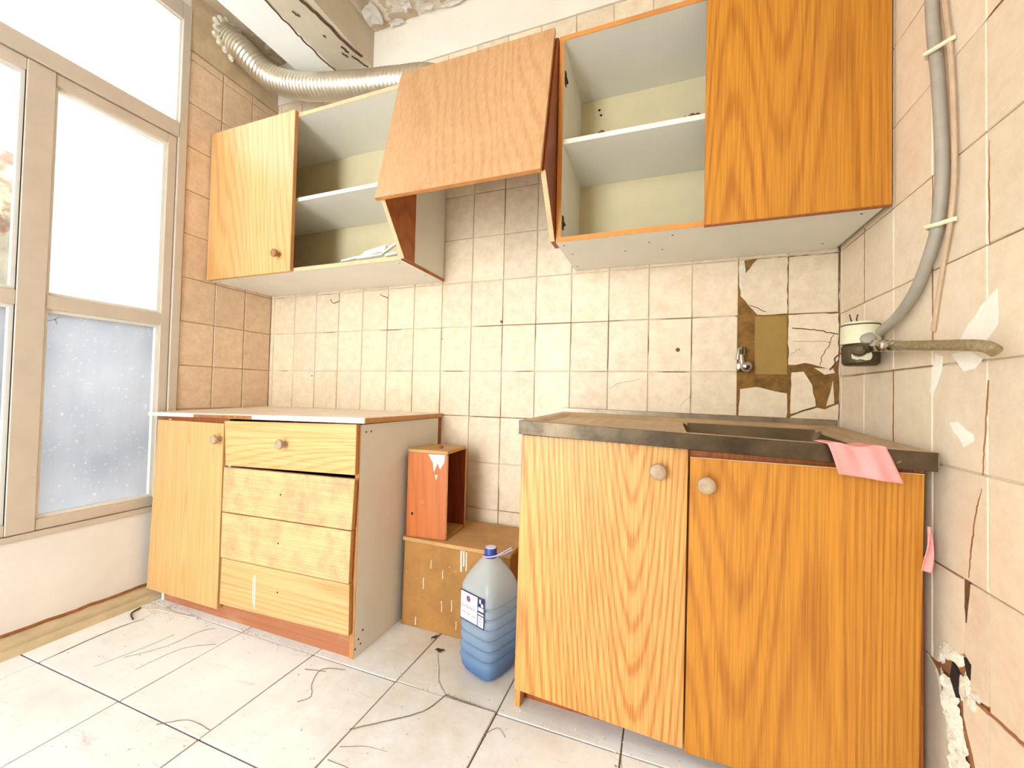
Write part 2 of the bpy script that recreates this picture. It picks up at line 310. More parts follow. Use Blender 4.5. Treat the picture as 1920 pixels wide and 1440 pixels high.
# ------------------------------------------------------------------ mesh helpers
class B:
    """vertex/face collector; build() links ONE mesh object"""
    def __init__(s): s.v = []; s.f = []; s.smooth = False
    def add(s, vs, fs):
        o = len(s.v); s.v += [tuple(v) for v in vs]; s.f += [tuple(i+o for i in f) for f in fs]; return s
    def hexa(s, p):   # 8 corners: bottom ring 0-3 counter-clockwise from above, top ring 4-7
        return s.add(p, [(3, 2, 1, 0), (4, 5, 6, 7), (0, 1, 5, 4), (1, 2, 6, 5), (2, 3, 7, 6), (3, 0, 4, 7)])
    def box(s, x0, x1, y0, y1, z0, z1):
        return s.hexa([(x0, y0, z0), (x1, y0, z0), (x1, y1, z0), (x0, y1, z0), (x0, y0, z1), (x1, y0, z1), (x1, y1, z1), (x0, y1, z1)])
    def prism(s, pts, axis, a, b):   # polygon in the plane normal to axis, extruded a..b
        def P(p, t): return {'x': (t, p[0], p[1]), 'y': (p[0], t, p[1]), 'z': (p[0], p[1], t)}[axis]
        n = len(pts)
        return s.add([P(p, a) for p in pts] + [P(p, b) for p in pts],
                     [tuple(range(n)), tuple(range(2*n-1, n-1, -1))] + [((i+1) % n, i, n+i, n+(i+1) % n) for i in range(n)])
    def lathe(s, prof, c, axis=(0, 0, 1), n=20):
        ax = Vector(axis).normalized(); q = Vector((0, 0, 1)).rotation_difference(ax); c = Vector(c)
        vs = []; fs = []
        for r, h in prof:
            for k in range(n):
                a = 2*math.pi*k/n; vs.append(c + q @ Vector((r*math.cos(a), r*math.sin(a), h)))
        m = len(prof)
        for i in range(m-1):
            for k in range(n): fs.append((i*n+k, i*n+(k+1) % n, (i+1)*n+(k+1) % n, (i+1)*n+k))
        fs += [tuple(range(n-1, -1, -1)), tuple((m-1)*n+k for k in range(n))]
        s.smooth = True
        return s.add(vs, fs)
    def tube(s, path, r, n=12, cap=True):
        pts = [Vector(p) for p in path]; rr = r if isinstance(r, (list, tuple)) else [r]*len(pts)
        vs = []; fs = []; up = None
        for i, p in enumerate(pts):
            t = (pts[min(i+1, len(pts)-1)] - pts[max(i-1, 0)]).normalized()
            if up is None: up = t.orthogonal().normalized()
            up = (up - t*up.dot(t)).normalized(); sd = t.cross(up)
            for k in range(n):
                a = 2*math.pi*k/n; vs.append(p + (up*math.cos(a) + sd*math.sin(a))*rr[i])
        for i in range(len(pts)-1):
            for k in range(n): fs.append((i*n+k, i*n+(k+1) % n, (i+1)*n+(k+1) % n, (i+1)*n+k))
        if cap: fs += [tuple(range(n-1, -1, -1)), tuple((len(pts)-1)*n+k for k in range(n))]
        s.smooth = True
        return s.add(vs, fs)
    def grid(s, fn, nu, nv):
        vs = [fn(i/nu, j/nv) for j in range(nv+1) for i in range(nu+1)]
        return s.add(vs, [(j*(nu+1)+i, j*(nu+1)+i+1, (j+1)*(nu+1)+i+1, (j+1)*(nu+1)+i) for j in range(nv) for i in range(nu)])
    def mesh(s, name, mat, bevel=0.0, org=Vector((0, 0, 0))):
        me = bpy.data.meshes.new(name)
        me.from_pydata([Vector(v)-org for v in s.v], [], s.f)
        bm = bmesh.new(); bm.from_mesh(me)
        bmesh.ops.recalc_face_normals(bm, faces=bm.faces)
        if bevel: bmesh.ops.bevel(bm, geom=bm.edges[:], offset=bevel, segments=1, affect='EDGES', clamp_overlap=True)
        if s.smooth:
            for f in bm.faces: f.smooth = len(f.verts) <= 4
        bm.to_mesh(me); bm.free()
        me.materials.append(M[mat])
        if s.smooth:
            try: me.set_sharp_from_angle(angle=math.radians(40))
            except Exception: pass
        return me
    def build(s, name, mat, parent=None, bevel=0.0, label=None, kind=None):
        org = Vector((0, 0, 0)); p = parent
        while p is not None: org = org + p.location; p = p.parent
        me = s.mesh(name, mat, bevel, org)
        o = bpy.data.objects.new(name, me); COL.objects.link(o); o.parent = parent
        if label: o['label'] = label
        if kind: o['kind'] = kind
        return o

def tag(o, label, cat, group=None, kind=None):
    o['label'] = label; o['category'] = cat
    if group: o['group'] = group
    if kind: o['kind'] = kind
    return o
def thing(name, label, cat, loc, group=None):
    o = bpy.data.objects.new(name, None); COL.objects.link(o); o.location = loc; o.empty_display_size = 0.05
    return tag(o, label, cat, group)
def struct(o, label, cat): return tag(o, label, cat, None, 'structure')
def root_struct(name, label, cat, loc=(0, 0, 0)):
    o = bpy.data.objects.new(name, None); COL.objects.link(o); o.location = loc; return struct(o, label, cat)
def smooth_path(pts, n=8):
    P = [Vector(p) for p in pts]; out = []
    for i in range(len(P)-1):
        p0, p1, p2, p3 = P[max(i-1, 0)], P[i], P[i+1], P[min(i+2, len(P)-1)]
        for k in range(n):
            t = k/n
            out.append(0.5*((2*p1) + (p2-p0)*t + (2*p0-5*p1+4*p2-p3)*t*t + (3*p1-p0-3*p2+p3)*t**3))
    out.append(P[-1]); return out
def jag(pts, amp=0.003, step=0.02):
    out = []
    for i in range(len(pts)):
        a = Vector(pts[i]); b = Vector(pts[(i+1) % len(pts)]); n = max(1, int((b-a).length/step))
        for k in range(n):
            p = a.lerp(b, k/n)
            if k: p += Vector((random.uniform(-amp, amp), random.uniform(-amp, amp)))
            out.append((p.x, p.y))
    return out
def strip(pts, w):
    """thin polygon along a 2D polyline"""
    L = []; R = []
    for i, p in enumerate(pts):
        a = Vector(pts[max(i-1, 0)]); b = Vector(pts[min(i+1, len(pts)-1)]); t = (b-a).normalized(); nn = Vector((-t.y, t.x))
        ww = (w[i] if isinstance(w, (list, tuple)) else w)/2
        L.append(tuple(Vector(p)+nn*ww)); R.append(tuple(Vector(p)-nn*ww))
    return L + R[::-1]
def wig(pts, amp, n=6):
    out = []
    for i in range(len(pts)-1):
        for k in range(n):
            p = Vector(pts[i]).lerp(Vector(pts[i+1]), k/n)
            if k: p += Vector((random.uniform(-amp, amp), random.uniform(-amp, amp)))
            out.append(tuple(p))
    return out + [tuple(pts[-1])]

# ------------------------------------------------------------------ room shell
XR = 2.57; ZC = 2.68; YF = -3.2
wb = struct(B().box(-0.12, XR+0.12, 0.006, 0.14, -0.05, ZC+0.1).build('wall_back', 'grout'),
            'back kitchen wall covered in beige tiles with missing and broken tiles above the sink', 'wall')
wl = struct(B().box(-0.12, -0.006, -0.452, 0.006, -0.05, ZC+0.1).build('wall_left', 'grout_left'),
            'narrow tiled wall return between the window and the back wall', 'wall')
wr = struct(B().box(XR+0.006, XR+0.14, YF, 0.006, -0.05, ZC+0.1).build('wall_right', 'grout_right'),
            'right side wall of pale beige tiles with plaster smears and a broken pipe chase', 'wall')
wf = B()
wf.box(-0.12, 0.55, YF-0.12, YF, -0.05, ZC+0.1); wf.box(1.35, XR+0.14, YF-0.12, YF, -0.05, ZC+0.1); wf.box(0.55, 1.35, YF-0.12, YF, 2.2, ZC+0.1)
struct(wf.build('wall_front', 'plaster'), 'plain plastered wall with an open doorway behind the viewer', 'wall')

# shared tile meshes, origin at the tile's centre on the wall plane (front face 6 mm proud of the base)
def tile_mesh(w, h, t=0.006, c=0.0018, mat='tile_back'):
    b = B(); x, z = w/2, h/2
    ring = lambda d, y: [(-x+d, y, -z+d), (x-d, y, -z+d), (x-d, y, z-d), (-x+d, y, z-d)]
    b.add(ring(0, t) + ring(0, c) + ring(c, 0), [(0, 1, 5, 4), (1, 2, 6, 5), (2, 3, 7, 6), (3, 0, 4, 7), (4, 5, 9, 8), (5, 6, 10, 9), (6, 7, 11, 10), (7, 4, 8, 11), (8, 9, 10, 11)])
    return b.mesh('tile', mat)
_cache = {}
def put_tile(parent, face, u0, u1, z0, z1, mat, gap=0.0032):
    w, h = u1-u0-gap, z1-z0-gap
    if w < 0.006 or h < 0.006: return
    k = (round(w, 4), round(h, 4), mat)
    if k not in _cache: _cache[k] = tile_mesh(w, h, mat=mat)
    o = bpy.data.objects.new('tile', _cache[k]); COL.objects.link(o); o.parent = parent
    uc, zc = (u0+u1)/2 + random.uniform(-0.0006, 0.0006), (z0+z1)/2 + random.uniform(-0.0006, 0.0006)
    j = random.uniform(-0.004, 0.004), random.uniform(-0.004, 0.004)
    if face == 'back': o.location = (uc, 0, zc); o.rotation_euler = (j[0], 0, j[1])
    elif face == 'left': o.location = (0, uc, zc); o.rotation_euler = (0, j[0], math.pi/2+j[1])
    else: o.location = (XR, uc, zc); o.rotation_euler = (0, j[0], -math.pi/2+j[1])
# back wall
xs = [0.0] + [0.025+0.15*k for k in range(17)] + [XR-0.002]
zrow = lambda k: 0.98+0.1987*k
broken = {(16, 1), (16, 0), (16, -1), (17, 0), (17, -1)}
for r in range(-5, 8):
    z0 = max(zrow(r), 0.0); z1 = min(zrow(r+1), 2.455)
    for i in range(18):
        if (i, r) in broken: continue
        put_tile(wb, 'back', xs[i], xs[i+1], z0, z1, 'tile_back')
# plaster band above the tiles
b = B(); n = 60
top = ZC+0.02
pts = [(0.0, top)] + [(XR*k/n, 2.455+0.006*noise.noise((k*0.7, 3, 0))-0.0*k) for k in range(n+1)] + [(XR, top)]
B().prism(pts, 'y', -0.004, 0.006).build('plaster_band', 'plaster', wb, label='white plaster band above the tiles')
# broken tiles and mortar over the sink
def piece(poly, name='tile', mat='tile_back', y0=0.0, y1=0.0065, parent=None, lab=None, a=0.002, bev=0.0):
    return B().prism(jag(poly, a, 0.018), 'y', y0, y1).build(name, mat, parent or wb, bev, lab)
piece([(2.268, 1.377), (2.57, 1.377), (2.57, 0.80), (2.268, 0.80)], 'mortar', 'mortar', 0.0035, 0.0062, lab='bare brown mortar where tiles are missing')
piece([(2.285, 1.316), (2.332, 1.375), (2.4225, 1.3755), (2.4235, 1.181), (2.334, 1.181), (2.309, 1.212), (2.281, 1.25)])
piece([(2.283, 0.92), (2.333, 0.928), (2.4235, 0.908), (2.4235, 0.783), (2.2785, 0.783)])
piece([(2.4265, 1.175), (2.567, 1.175), (2.567, 1.022), (2.545, 0.990), (2.515, 1.0), (2.476, 1.012), (2.45, 1.005), (2.4275, 1.005)])
piece([(2.437, 0.979), (2.471, 0.982), (2.496, 0.935), (2.506, 0.867), (2.456, 0.846), (2.4345, 0.838)])
piece([(2.553, 0.953), (2.556, 0.877), (2.535, 0.868)], a=0.001)
piece([(2.50, 0.995), (2.553, 0.992), (2.558, 0.978), (2.53, 0.972)], a=0.001)
piece([(2.459, 0.842), (2.511, 0.862), (2.531, 0.857), (2.568, 0.876), (2.568, 0.783), (2.4345, 0.783), (2.4345, 0.829)])
piece([(2.327, 1.175), (2.4225, 1.174), (2.4235, 0.972), (2.327, 0.973)], 'patch', 'olive', 0.001, 0.0062, lab='olive rectangle of painted filler', a=0.0005)
piece([(2.277, 1.378), (2.292, 1.378), (2.300, 1.30), (2.283, 1.26), (2.277, 1.29)], 'filler', 'rough_plaster', 0.0025, 0.0062, lab='strip of rough filler beside the broken tile')
cr = B()
def wcrack(pts, w=0.0018, amp=0.0025):
    cr.prism(strip(wig(pts, amp), w), 'y', -0.0006, 0.001)
wcrack([(2.437, 1.130), (2.49, 1.123), (2.545, 1.112), (2.566, 1.105)], 0.0032)
wcrack([(2.553, 1.108), (2.54, 1.065), (2.52, 1.03), (2.517, 1.003)])
wcrack([(2.44, 1.085), (2.50, 1.083), (2.55, 1.08)], 0.001)
wcrack([(2.435, 1.04), (2.46, 1.06)], 0.001)
wcrack([(2.456, 0.846), (2.50, 0.86)], 0.002)
wcrack([(2.31, 1.215), (2.36, 1.19)], 0.0025)
wcrack([(1.83, 0.915), (1.87, 0.935), (1.945, 0.952)], 0.001)
wcrack([(2.09, 0.855), (2.122, 0.892)], 0.001)
cr.build('crack', 'crack', wb, label='hairline cracks in the tiles', kind='stuff')
# screw plugs and stains on the back wall
for (x, z, r) in ((2.078, 1.062, 0.008), (1.37, 1.195, 0.006), (1.08, 1.128, 0.003), (0.31, 0.955, 0.004)):
    B().lathe([(r, 0), (r*0.9, 0.002), (r*0.3, 0.003)], (x, 0.0005, z), (0, -1, 0), 10).build('plug', 'mortar', wb)

# left wall tiles
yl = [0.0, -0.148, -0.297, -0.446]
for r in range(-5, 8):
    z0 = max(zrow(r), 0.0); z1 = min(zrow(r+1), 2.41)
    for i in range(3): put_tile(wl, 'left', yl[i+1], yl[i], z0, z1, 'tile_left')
B().prism([(-0.452, 2.415), (0, 2.415), (0, ZC+.02), (-0.452, ZC+.02)], 'x', -0.006, 0.002).build('plaster_band', 'left_plaster', wl, label='stained plaster around the duct hole')
bh = B()
for k in range(16):
    a = 2*math.pi*k/16; rr = 0.075+0.012*noise.noise((k*1.7, 0, 1))
    bh.tube([( -0.002, -0.27+rr*math.cos(a), 2.60+rr*math.sin(a)), (0.012+0.006*noise.noise((k, 5, 2)), -0.27+rr*1.25*math.cos(a), 2.60+rr*1.25*math.sin(a))], [0.02, 0.008], 6)
bh.build('duct_hole_rim', 'rough_plaster', wl, label='rough plaster lumps around the duct')

# right wall tiles
yr = [-0.001, -0.015] + [-0.015-0.1585*k for k in range(1, 14)]
zr = lambda k: 0.3475+0.2063*k
rbroken = {(3, -1), (4, 0), (4, -1)}
for r in range(-2, 11):
    z0 = max(zr(r), 0.0); z1 = min(zr(r+1), 2.60)
    for i in range(14):
        if (i, r) in rbroken or z1-z0 < 0.01: continue
        put_tile(wr, 'right', yr[i+1], yr[i], z0, z1, 'tile_right', 0.003)
def rpiece(poly, name='tile', mat='tile_right', d0=0.0, d1=0.0065, lab=None, a=0.0015):
    return B().prism(jag(poly, a, 0.02), 'x', XR-d0, XR+d1).build(name, mat, wr, 0, lab)
# far stretch of the wall behind the viewer, tiles joined
b = B()
for i in range(0, 7):
    for r in range(-1, 11):
        y1 = yr[-1]-0.1585*i; z0 = max(zr(r), 0); z1 = min(zr(r+1), 2.6)
        if y1-0.157 > YF: b.box(XR, XR+0.006, y1-0.157, y1-0.0015, z0+0.0015, z1-0.0015)
b.build('tile', 'tile_right', wr, kind='stuff')
B().prism([(YF, 2.60), (0, 2.60), (0, ZC+.02), (YF, ZC+.02)], 'x', XR-0.002, XR+0.006).build('plaster_band', 'plaster', wr)
# tiles around the broken chase: column 3/4, rows -1 and 0
yA, yB, yC = yr[3]-0.0015, yr[4]-0.0015, yr[5]   # -0.3335, -0.492, -0.649
rpiece([(yA, 0.346), (-0.468, 0.3465), (-0.497, 0.333), (-0.508, 0.318), (-0.521, 0.28), (-0.541, 0.233), (-0.560, 0.178), (-0.578, 0.10), (-0.585, 0.0), (yA, 0.0)])
rpiece([(-0.585, 0.340), (yC+.0015, 0.3425), (yC+.0015, 0.142), (-0.640, 0.142), (-0.628, 0.19), (-0.608, 0.245), (-0.585, 0.295)])
rpiece([(-0.645, 0.138), (yC+.0015, 0.138), (yC+.0015, 0.0), (-0.665, 0.0)])
rpiece([(yB-.0015, 0.552), (-0.583, 0.552), (-0.589, 0.468), (-0.583, 0.412), (-0.530, 0.388), (-0.512, 0.372), (-0.508, 0.352), (-0.4935, 0.350)])
rpiece([(-0.604, 0.552), (yC+.0015, 0.552), (yC+.0015, 0.358), (-0.628, 0.353), (-0.602, 0.362), (-0.605, 0.404), (-0.588, 0.415), (-0.593, 0.468)])
rpiece([(-0.46, 0.36), (-0.68, 0.56), (-0.70, 0.0), (-0.46, 0.0)], 'mortar', 'terracotta', -0.004, 0.0062, lab='bare brown wall behind the broken chase', a=0.0)
# rough plaster filling the chase
def chase(u, v):
    zz = 0.345*(1-v); cy = -0.535 - 0.085*v; w = 0.022+0.02*v
    y = cy - (u-0.5)*2*w + 0.006*noise.noise((u*4, v*14, 3))
    d = 0.010*noise.noise((u*7, v*30, 1)) + 0.008*math.cos((u-0.5)*3.0)
    return (XR+0.003-max(d, -0.002), y, zz)
cb = B().grid(chase, 14, 70); cb.build('plaster_chase', 'rough_plaster', wr, label='rough broken plaster in the chase')
cb = B(); cb.smooth = True
for (y, z, ry, rz, rx, k) in ((-0.545, 0.392, 0.020, 0.014, 0.012, 1), (-0.568, 0.396, 0.016, 0.013, 0.010, 4), (-0.590, 0.352, 0.015, 0.030, 0.007, 3), (-0.606, 0.335, 0.016, 0.016, 0.007, 5), (-0.618, 0.356, 0.012, 0.008, 0.006, 9), (-0.520, 0.372, 0.007, 0.018, 0.005, 8)):
    def lump(u, v):
        a, t = u*2*math.pi, v*math.pi
        d = Vector((math.cos(t), math.sin(t)*math.cos(a), math.sin(t)*math.sin(a)))
        q = 1+0.45*noise.noise(d*1.6+Vector((k*3.1, 0, 0)))+0.2*noise.noise(d*4+Vector((k, 5, 0)))
        return (XR-rx*q*d.x+0.002, y+ry*q*d.y, z+rz*q*d.z)
    cb.grid(lump, 16, 10)
cb.build('plaster_lump', 'rough_plaster', wr, label='pale plaster lumps in the hole')
rpiece([(-0.548, 0.345), (-0.555, 0.380), (-0.574, 0.365), (-0.574, 0.322), (-0.566, 0.318)], 'hole', 'hole', 0.0015, 0.004, a=0.001)
rpiece([(-0.588, 0.408), (-0.606, 0.405), (-0.604, 0.375), (-0.596, 0.380)], 'hole', 'hole', 0.0015, 0.004, a=0.001)
rpiece([(-0.587, 0.557), (-0.602, 0.562), (-0.595, 0.478), (-0.585, 0.470)], 'slot', 'debris', -0.001, 0.004, 'dark red gap in an open joint', a=0.0006)
rc = B()
for pts, w in (([(-0.634, 0.735), (-0.622, 0.70), (-0.606, 0.615), (-0.600, 0.562)], [0.001, 0.004, 0.005, 0.002]),
               ([(-0.650, 0.93), (-0.642, 0.82), (-0.636, 0.76)], [0.001, 0.005, 0.003]),
               ([(-0.59, 0.341), (-0.64, 0.349), (-0.70, 0.351), (-0.76, 0.352)], [0.003, 0.007, 0.010, 0.008]),
               ([(-0.345, 0.556), (-0.46, 0.5535), (-0.585, 0.556)], [0.002, 0.003, 0.003]),
               ([(-0.02, 0.961), (-0.2, 0.9665), (-0.49, 0.9665)], [0.001, 0.002, 0.002]),
               ([(-0.332, 0.97), (-0.332, 0.86), (-0.331, 0.765)], [0.002, 0.0035, 0.002]),
               ([(-0.49, 1.38), (-0.4905, 1.2), (-0.49, 1.0)], [0.001, 0.003, 0.002]),
               ([(-0.173, 1.39), (-0.173, 1.25), (-0.173, 1.17)], [0.001, 0.002, 0.001]),
               ([(-0.655, 1.36), (-0.654, 1.27), (-0.655, 1.17)], [0.001, 0.004, 0.002]),
               ([(-0.65, 1.585), (-0.72, 1.588), (-0.80, 1.587)], [0.001, 0.003, 0.003])):
    q = wig(pts, 0.0012, 8); w = [x*0.7 for x in w]; ww = []
    for i in range(len(q)):
        t = i/(len(q)-1)*(len(w)-1); k = min(int(t), len(w)-2); ww.append(w[k]+(w[k+1]-w[k])*(t-k))
    rc.prism(strip(q, ww), 'x', XR-0.0006, XR+0.001)
rc.build('open_joint', 'terracotta', wr, kind='stuff', label='dark open joints between the tiles')
for poly in ([(-0.672, 1.088), (-0.633, 1.065), (-0.589, 1.024), (-0.578, 1.008), (-0.646, 0.999), (-0.672, 1.025)],
             [(-0.554, 0.985), (-0.573, 0.965), (-0.589, 0.949), (-0.618, 0.953), (-0.637, 0.97), (-0.609, 0.985)],
             [(-0.548, 0.849), (-0.588, 0.804), (-0.615, 0.818), (-0.613, 0.831), (-0.573, 0.851)],
             [(-0.501, 0.994), (-0.525, 0.984), (-0.519, 0.953), (-0.491, 0.907), (-0.482, 0.912), (-0.495, 0.951)]):
    rpiece(poly, 'filler_smear', 'plaster_smear', 0.0012, 0.001, a=0.003)

# ------------------------------------------------------------------ floor
fl = struct(B().box(-0.12, XR+0.14, YF-0.12, 0.14, -0.06, -0.004).build('floor', 'floor_joint'), 'white square floor tiles, cracked and dusty, with dark joints', 'floor')
fx = [-0.10, 0.185, 0.612, 0.947, 1.277, 1.608, 1.943, 2.278, XR]
fy = [-0.002, -0.225, -0.556, -0.913, -1.255, -1.60, -1.94, -2.28, -2.62, -2.95, YF]
for i in range(len(fx)-1):
    for j in range(len(fy)-1):
        g = 0.0022
        x0, x1, y1, y0 = fx[i]+g, fx[i+1]-g, fy[j]-g, fy[j+1]+g
        if i == 0 : x0 = 0.002
        t = [random.uniform(-0.0012, 0.0012) for _ in range(4)]
        if (i, j) == (4, 2): t = [0.0, 0.001, 0.004, 0.001]
        B().hexa([(x0, y0, -0.01), (x1, y0, -0.01), (x1, y1, -0.01), (x0, y1, -0.01), (x0, y0, t[0]), (x1, y0, t[1]), (x1, y1, t[2]), (x0, y1, t[3])]).build('tile', 'floor', fl, 0.0012)
fc = B()
def fcrack(pts, w=0.0022, amp=0.003, z=0.0016):
    fc.prism(strip(wig([tuple(p)[:2] for p in smooth_path([(a, b_, 0) for a, b_ in pts], 3)], amp*0.35, 2), w*0.7), 'z', z-0.0014, z)
fcrack([(1.277, -0.752), (1.34, -0.70), (1.42, -0.63), (1.448, -0.549)], 0.004, 0.003, 0.0045)
fcrack([(1.448, -0.552), (1.53, -0.556), (1.606, -0.557)], 0.008, 0.004, 0.0035)
fcrack([(0.19, -0.915), (0.178, -0.80), (0.18, -0.70), (0.20, -0.64)], 0.005, 0.003)
fcrack([(0.37, -0.86), (0.40, -0.74), (0.41, -0.66)], 0.001)
fcrack([(0.40, -0.80), (0.46, -0.71), (0.47, -0.62), (0.50, -0.58)], 0.001)
fcrack([(0.50, -0.82), (0.52, -0.70), (0.60, -0.64)], 0.001)
fcrack([(1.10, -0.575), (1.03, -0.60), (1.05, -0.66), (1.09, -0.70), (1.07, -0.73)], 0.0018)
fcrack([(0.98, -0.62), (1.05, -0.605)], 0.0018)
fcrack([(1.33, -0.40), (1.37, -0.46), (1.40, -0.51), (1.445, -0.548)], 0.0018)
fcrack([(1.29, -0.80), (1.35, -0.775), (1.44, -0.755), (1.44, -0.66)], 0.0014)
fcrack([(1.50, -0.70), (1.55, -0.665), (1.61, -0.645), (1.60, -0.61)], 0.002)
fcrack([(1.60, -0.645), (1.63, -0.60), (1.66, -0.62)], 0.0014)
fcrack([(1.948, -0.60), (1.943, -0.556)], 0.0016)
fcrack([(1.289, -0.838), (1.40, -0.842), (1.5, -0.88)], 0.0016)
fcrack([(0.80, -0.925), (0.86, -0.885), (0.945, -0.885)], 0.002)
fcrack([(1.52, -0.78), (1.54, -0.70)], 0.0014)
fc.build('crack', 'floor_crack', fl, label='dark cracks across the floor tiles', kind='stuff')
# crumbs along the plinth and by the corner
db = B()
for k in range(420):
    if k < 150: x, y = random.uniform(0.09, 1.06), -0.535-abs(random.gauss(0, 0.025))
    elif k < 230: x, y = random.uniform(0.05, 0.30), random.uniform(-0.62, -0.52)
    elif k < 320: x, y = random.gauss(1.45, 0.10), random.gauss(-0.555, 0.03)
    elif k < 370: x, y = random.uniform(1.66, 2.4), -0.52-abs(random.gauss(0, 0.03))
    else: x, y = random.uniform(0.3, 2.2), random.uniform(-1.1, -0.5)
    r = random.uniform(0.0012, 0.0035); a = random.random()*6
    db.add([(x+r*math.cos(a), y+r*math.sin(a), 0.0005), (x+r*math.cos(a+2), y+r*math.sin(a+2), 0.0005), (x+r*math.cos(a+4), y+r*math.sin(a+4), 0.0005), (x, y, 0.0015+r)], [(0, 1, 3), (1, 2, 3), (2, 0, 3)])
tag(db.build('plaster_crumbs', 'debris_pale'), 'scattered pale plaster crumbs on the white floor tiles by the plinths', 'debris', kind='stuff')
def leaf(x, y, s, a, nm, lab):
    b = B()
    def fn(u, v):
        w = math.sin(math.pi*min(max(u, 0.02), 0.98))*0.45
        px, py = (u-0.5)*s, (v-0.5)*2*w*s*0.55
        return (x+px*math.cos(a)-py*math.sin(a), y+px*math.sin(a)+py*math.cos(a), 0.0035+0.005*abs(v-0.5)+0.002*math.sin(u*9))
    b.grid(fn, 8, 4); o = b.build('dry_leaf', 'leaf')
    md = o.modifiers.new('thick', 'SOLIDIFY'); md.thickness = 0.001
    return tag(o, lab, 'leaf')
leaf(1.328, -0.382, 0.035, 0.2, 'dry_leaf', 'dark dry leaf scrap on the floor between the brown box and the water bottle')
leaf(1.272, -0.325, 0.03, 1.1, 'dry_leaf', 'brown leaf scrap touching the foot of the big brown box')
for (pts, lab) in (([(0.14, -0.60, 0.004), (0.20, -0.585, 0.006), (0.30, -0.575, 0.004), (0.38, -0.565, 0.005)], 'pale broken splinter lying along the plinth of the drawer cabinet'),
                   ([(0.10, -0.60, 0.004), (0.12, -0.64, 0.006), (0.17, -0.66, 0.004)], 'short dark twig on the floor at the window corner')):
    o = B().tube(smooth_path(pts, 4), 0.003, 6).build('wood_splinter', 'debris_pale' if 'pale' in lab else 'debris'); tag(o, lab, 'debris')

# ------------------------------------------------------------------ ceiling and beam
def ceil_fn(u, v):
    x = -0.1+u*(XR+0.22); y = YF+v*(-YF+0.02)
    d = 0.012*noise.noise((x*4, y*4, 0)) + 0.006*noise.noise((x*13, y*13, 4))
    return (x, y, ZC+d)
cg = B().grid(ceil_fn, 70, 80)
cg.box(-0.12, XR+0.14, YF-0.12, 0.14, ZC+0.03, ZC+0.14)
ce = struct(cg.build('ceiling', 'ceiling'), 'old peeling ceiling with loose beige and white paint', 'ceiling')
# lifted flakes along the junction with the back wall and beam
def flake(cx, cy, sx, sy, seed):
    pts = []
    for k in range(14):
        a = 2*math.pi*k/14; q = 0.75+0.45*noise.noise((k*0.9, seed, 0))
        pts.append((cx+sx*q*math.cos(a), cy+sy*q*math.sin(a)))
    n_ = len(pts); vs = [(cx, cy, ZC-0.012)] + [(p[0], p[1], ZC-0.014-0.016*abs(noise.noise((i*1.3, seed, 5)))) for i, p in enumerate(pts)]
    o = B().add(vs, [(0, 1+i, 1+(i+1) % n_) for i in range(n_)]).build('paint_flake', 'flake', ce)
    o.modifiers.new('thick', 'SOLIDIFY').thickness = 0.0015
for i, (cx, cy, sx, sy) in enumerate(((0.72, -0.10, 0.05, 0.08), (0.80, -0.03, 0.05, 0.02), (0.90, -0.09, 0.035, 0.03), (0.98, -0.05, 0.05, 0.02), (1.10, -0.03, 0.08, 0.02), (0.70, -0.28, 0.04, 0.07), (0.86, -0.2, 0.03, 0.03), (1.3, -0.04, 0.12, 0.025), (0.12, -0.1, 0.05, 0.05))):
    flake(cx, cy, sx, sy, i*3.1+0.5)
bw = struct(B().box(0.262, 0.455, YF, 0.0, 2.50, ZC+0.02).build('trim_1', 'beam_white', None), 'white painted ceiling beam with a long dark crack along its underside', 'beam')
B().hexa([(0.455, YF, 2.500), (0.648, YF, 2.500), (0.648, -0.005, 2.497), (0.455, -0.005, 2.502), (0.455, YF, ZC+.02), (0.648, YF, ZC+.02), (0.648, -0.005, ZC+.02), (0.455, -0.005, ZC+.02)]).build('beam_side', 'beam_beige', bw, label='beige half of the beam with flaking paint')
bc = B()
bc.prism(strip(wig([(0.452, -0.005), (0.447, -0.10), (0.443, -0.22), (0.452, -0.33), (0.455, -0.45), (0.446, -0.8), (0.45, -1.4)], 0.006, 6), 0.008), 'z', 2.4985, 2.4995)
for pts, w in (([(0.63, -0.02), (0.612, -0.07), (0.60, -0.10)], 0.008), ([(0.60, -0.12), (0.59, -0.16)], 0.01), ([(0.575, -0.1), (0.57, -0.13)], 0.008), ([(0.645, -0.08), (0.62, -0.2), (0.615, -0.33), (0.60, -0.40)], 0.016), ([(0.53, -0.34), (0.525, -0.37)], 0.008), ([(0.56, -0.22), (0.555, -0.235)], 0.006)):
    bc.prism(strip(wig(pts, 0.005, 5), w), 'z', 2.4945, 2.496)
bc.build('crack', 'crack', bw, label='dark crack and flaked spots', kind='stuff')

# ------------------------------------------------------------------ window wall at x = 0
YW0, YW1 = -0.446, -2.30
par = struct(B().box(-0.14, 0.0, YF, -0.452, -0.05, 0.352).build('wall_window', 'parapet'), 'low white plastered wall under the window', 'wall')
struct(B().box(-0.14, 0.0, YF, -0.452, 2.60, ZC+0.1).build('trim_2', 'plaster'), 'plaster strip above the window', 'trim')
struct(B().box(-0.14, 0.0, YF, YW1-0.002, 0.352, 2.60).build('wall_left_rear', 'plaster'), 'plastered wall beyond the window behind the viewer', 'wall')
bs = B()
bs.prism([(0.0, 0.0), (0.080, 0.0), (0.077, 0.017), (0.058, 0.023), (0.054, 0.014), (0.050, 0.034), (0.018, 0.040), (0.014, 0.032), (0.0, 0.040)], 'y', YF, -0.455)
bl = struct(bs.build('baseboard_left', 'ledge'), 'dusty stepped skirting ledge under the window', 'baseboard')
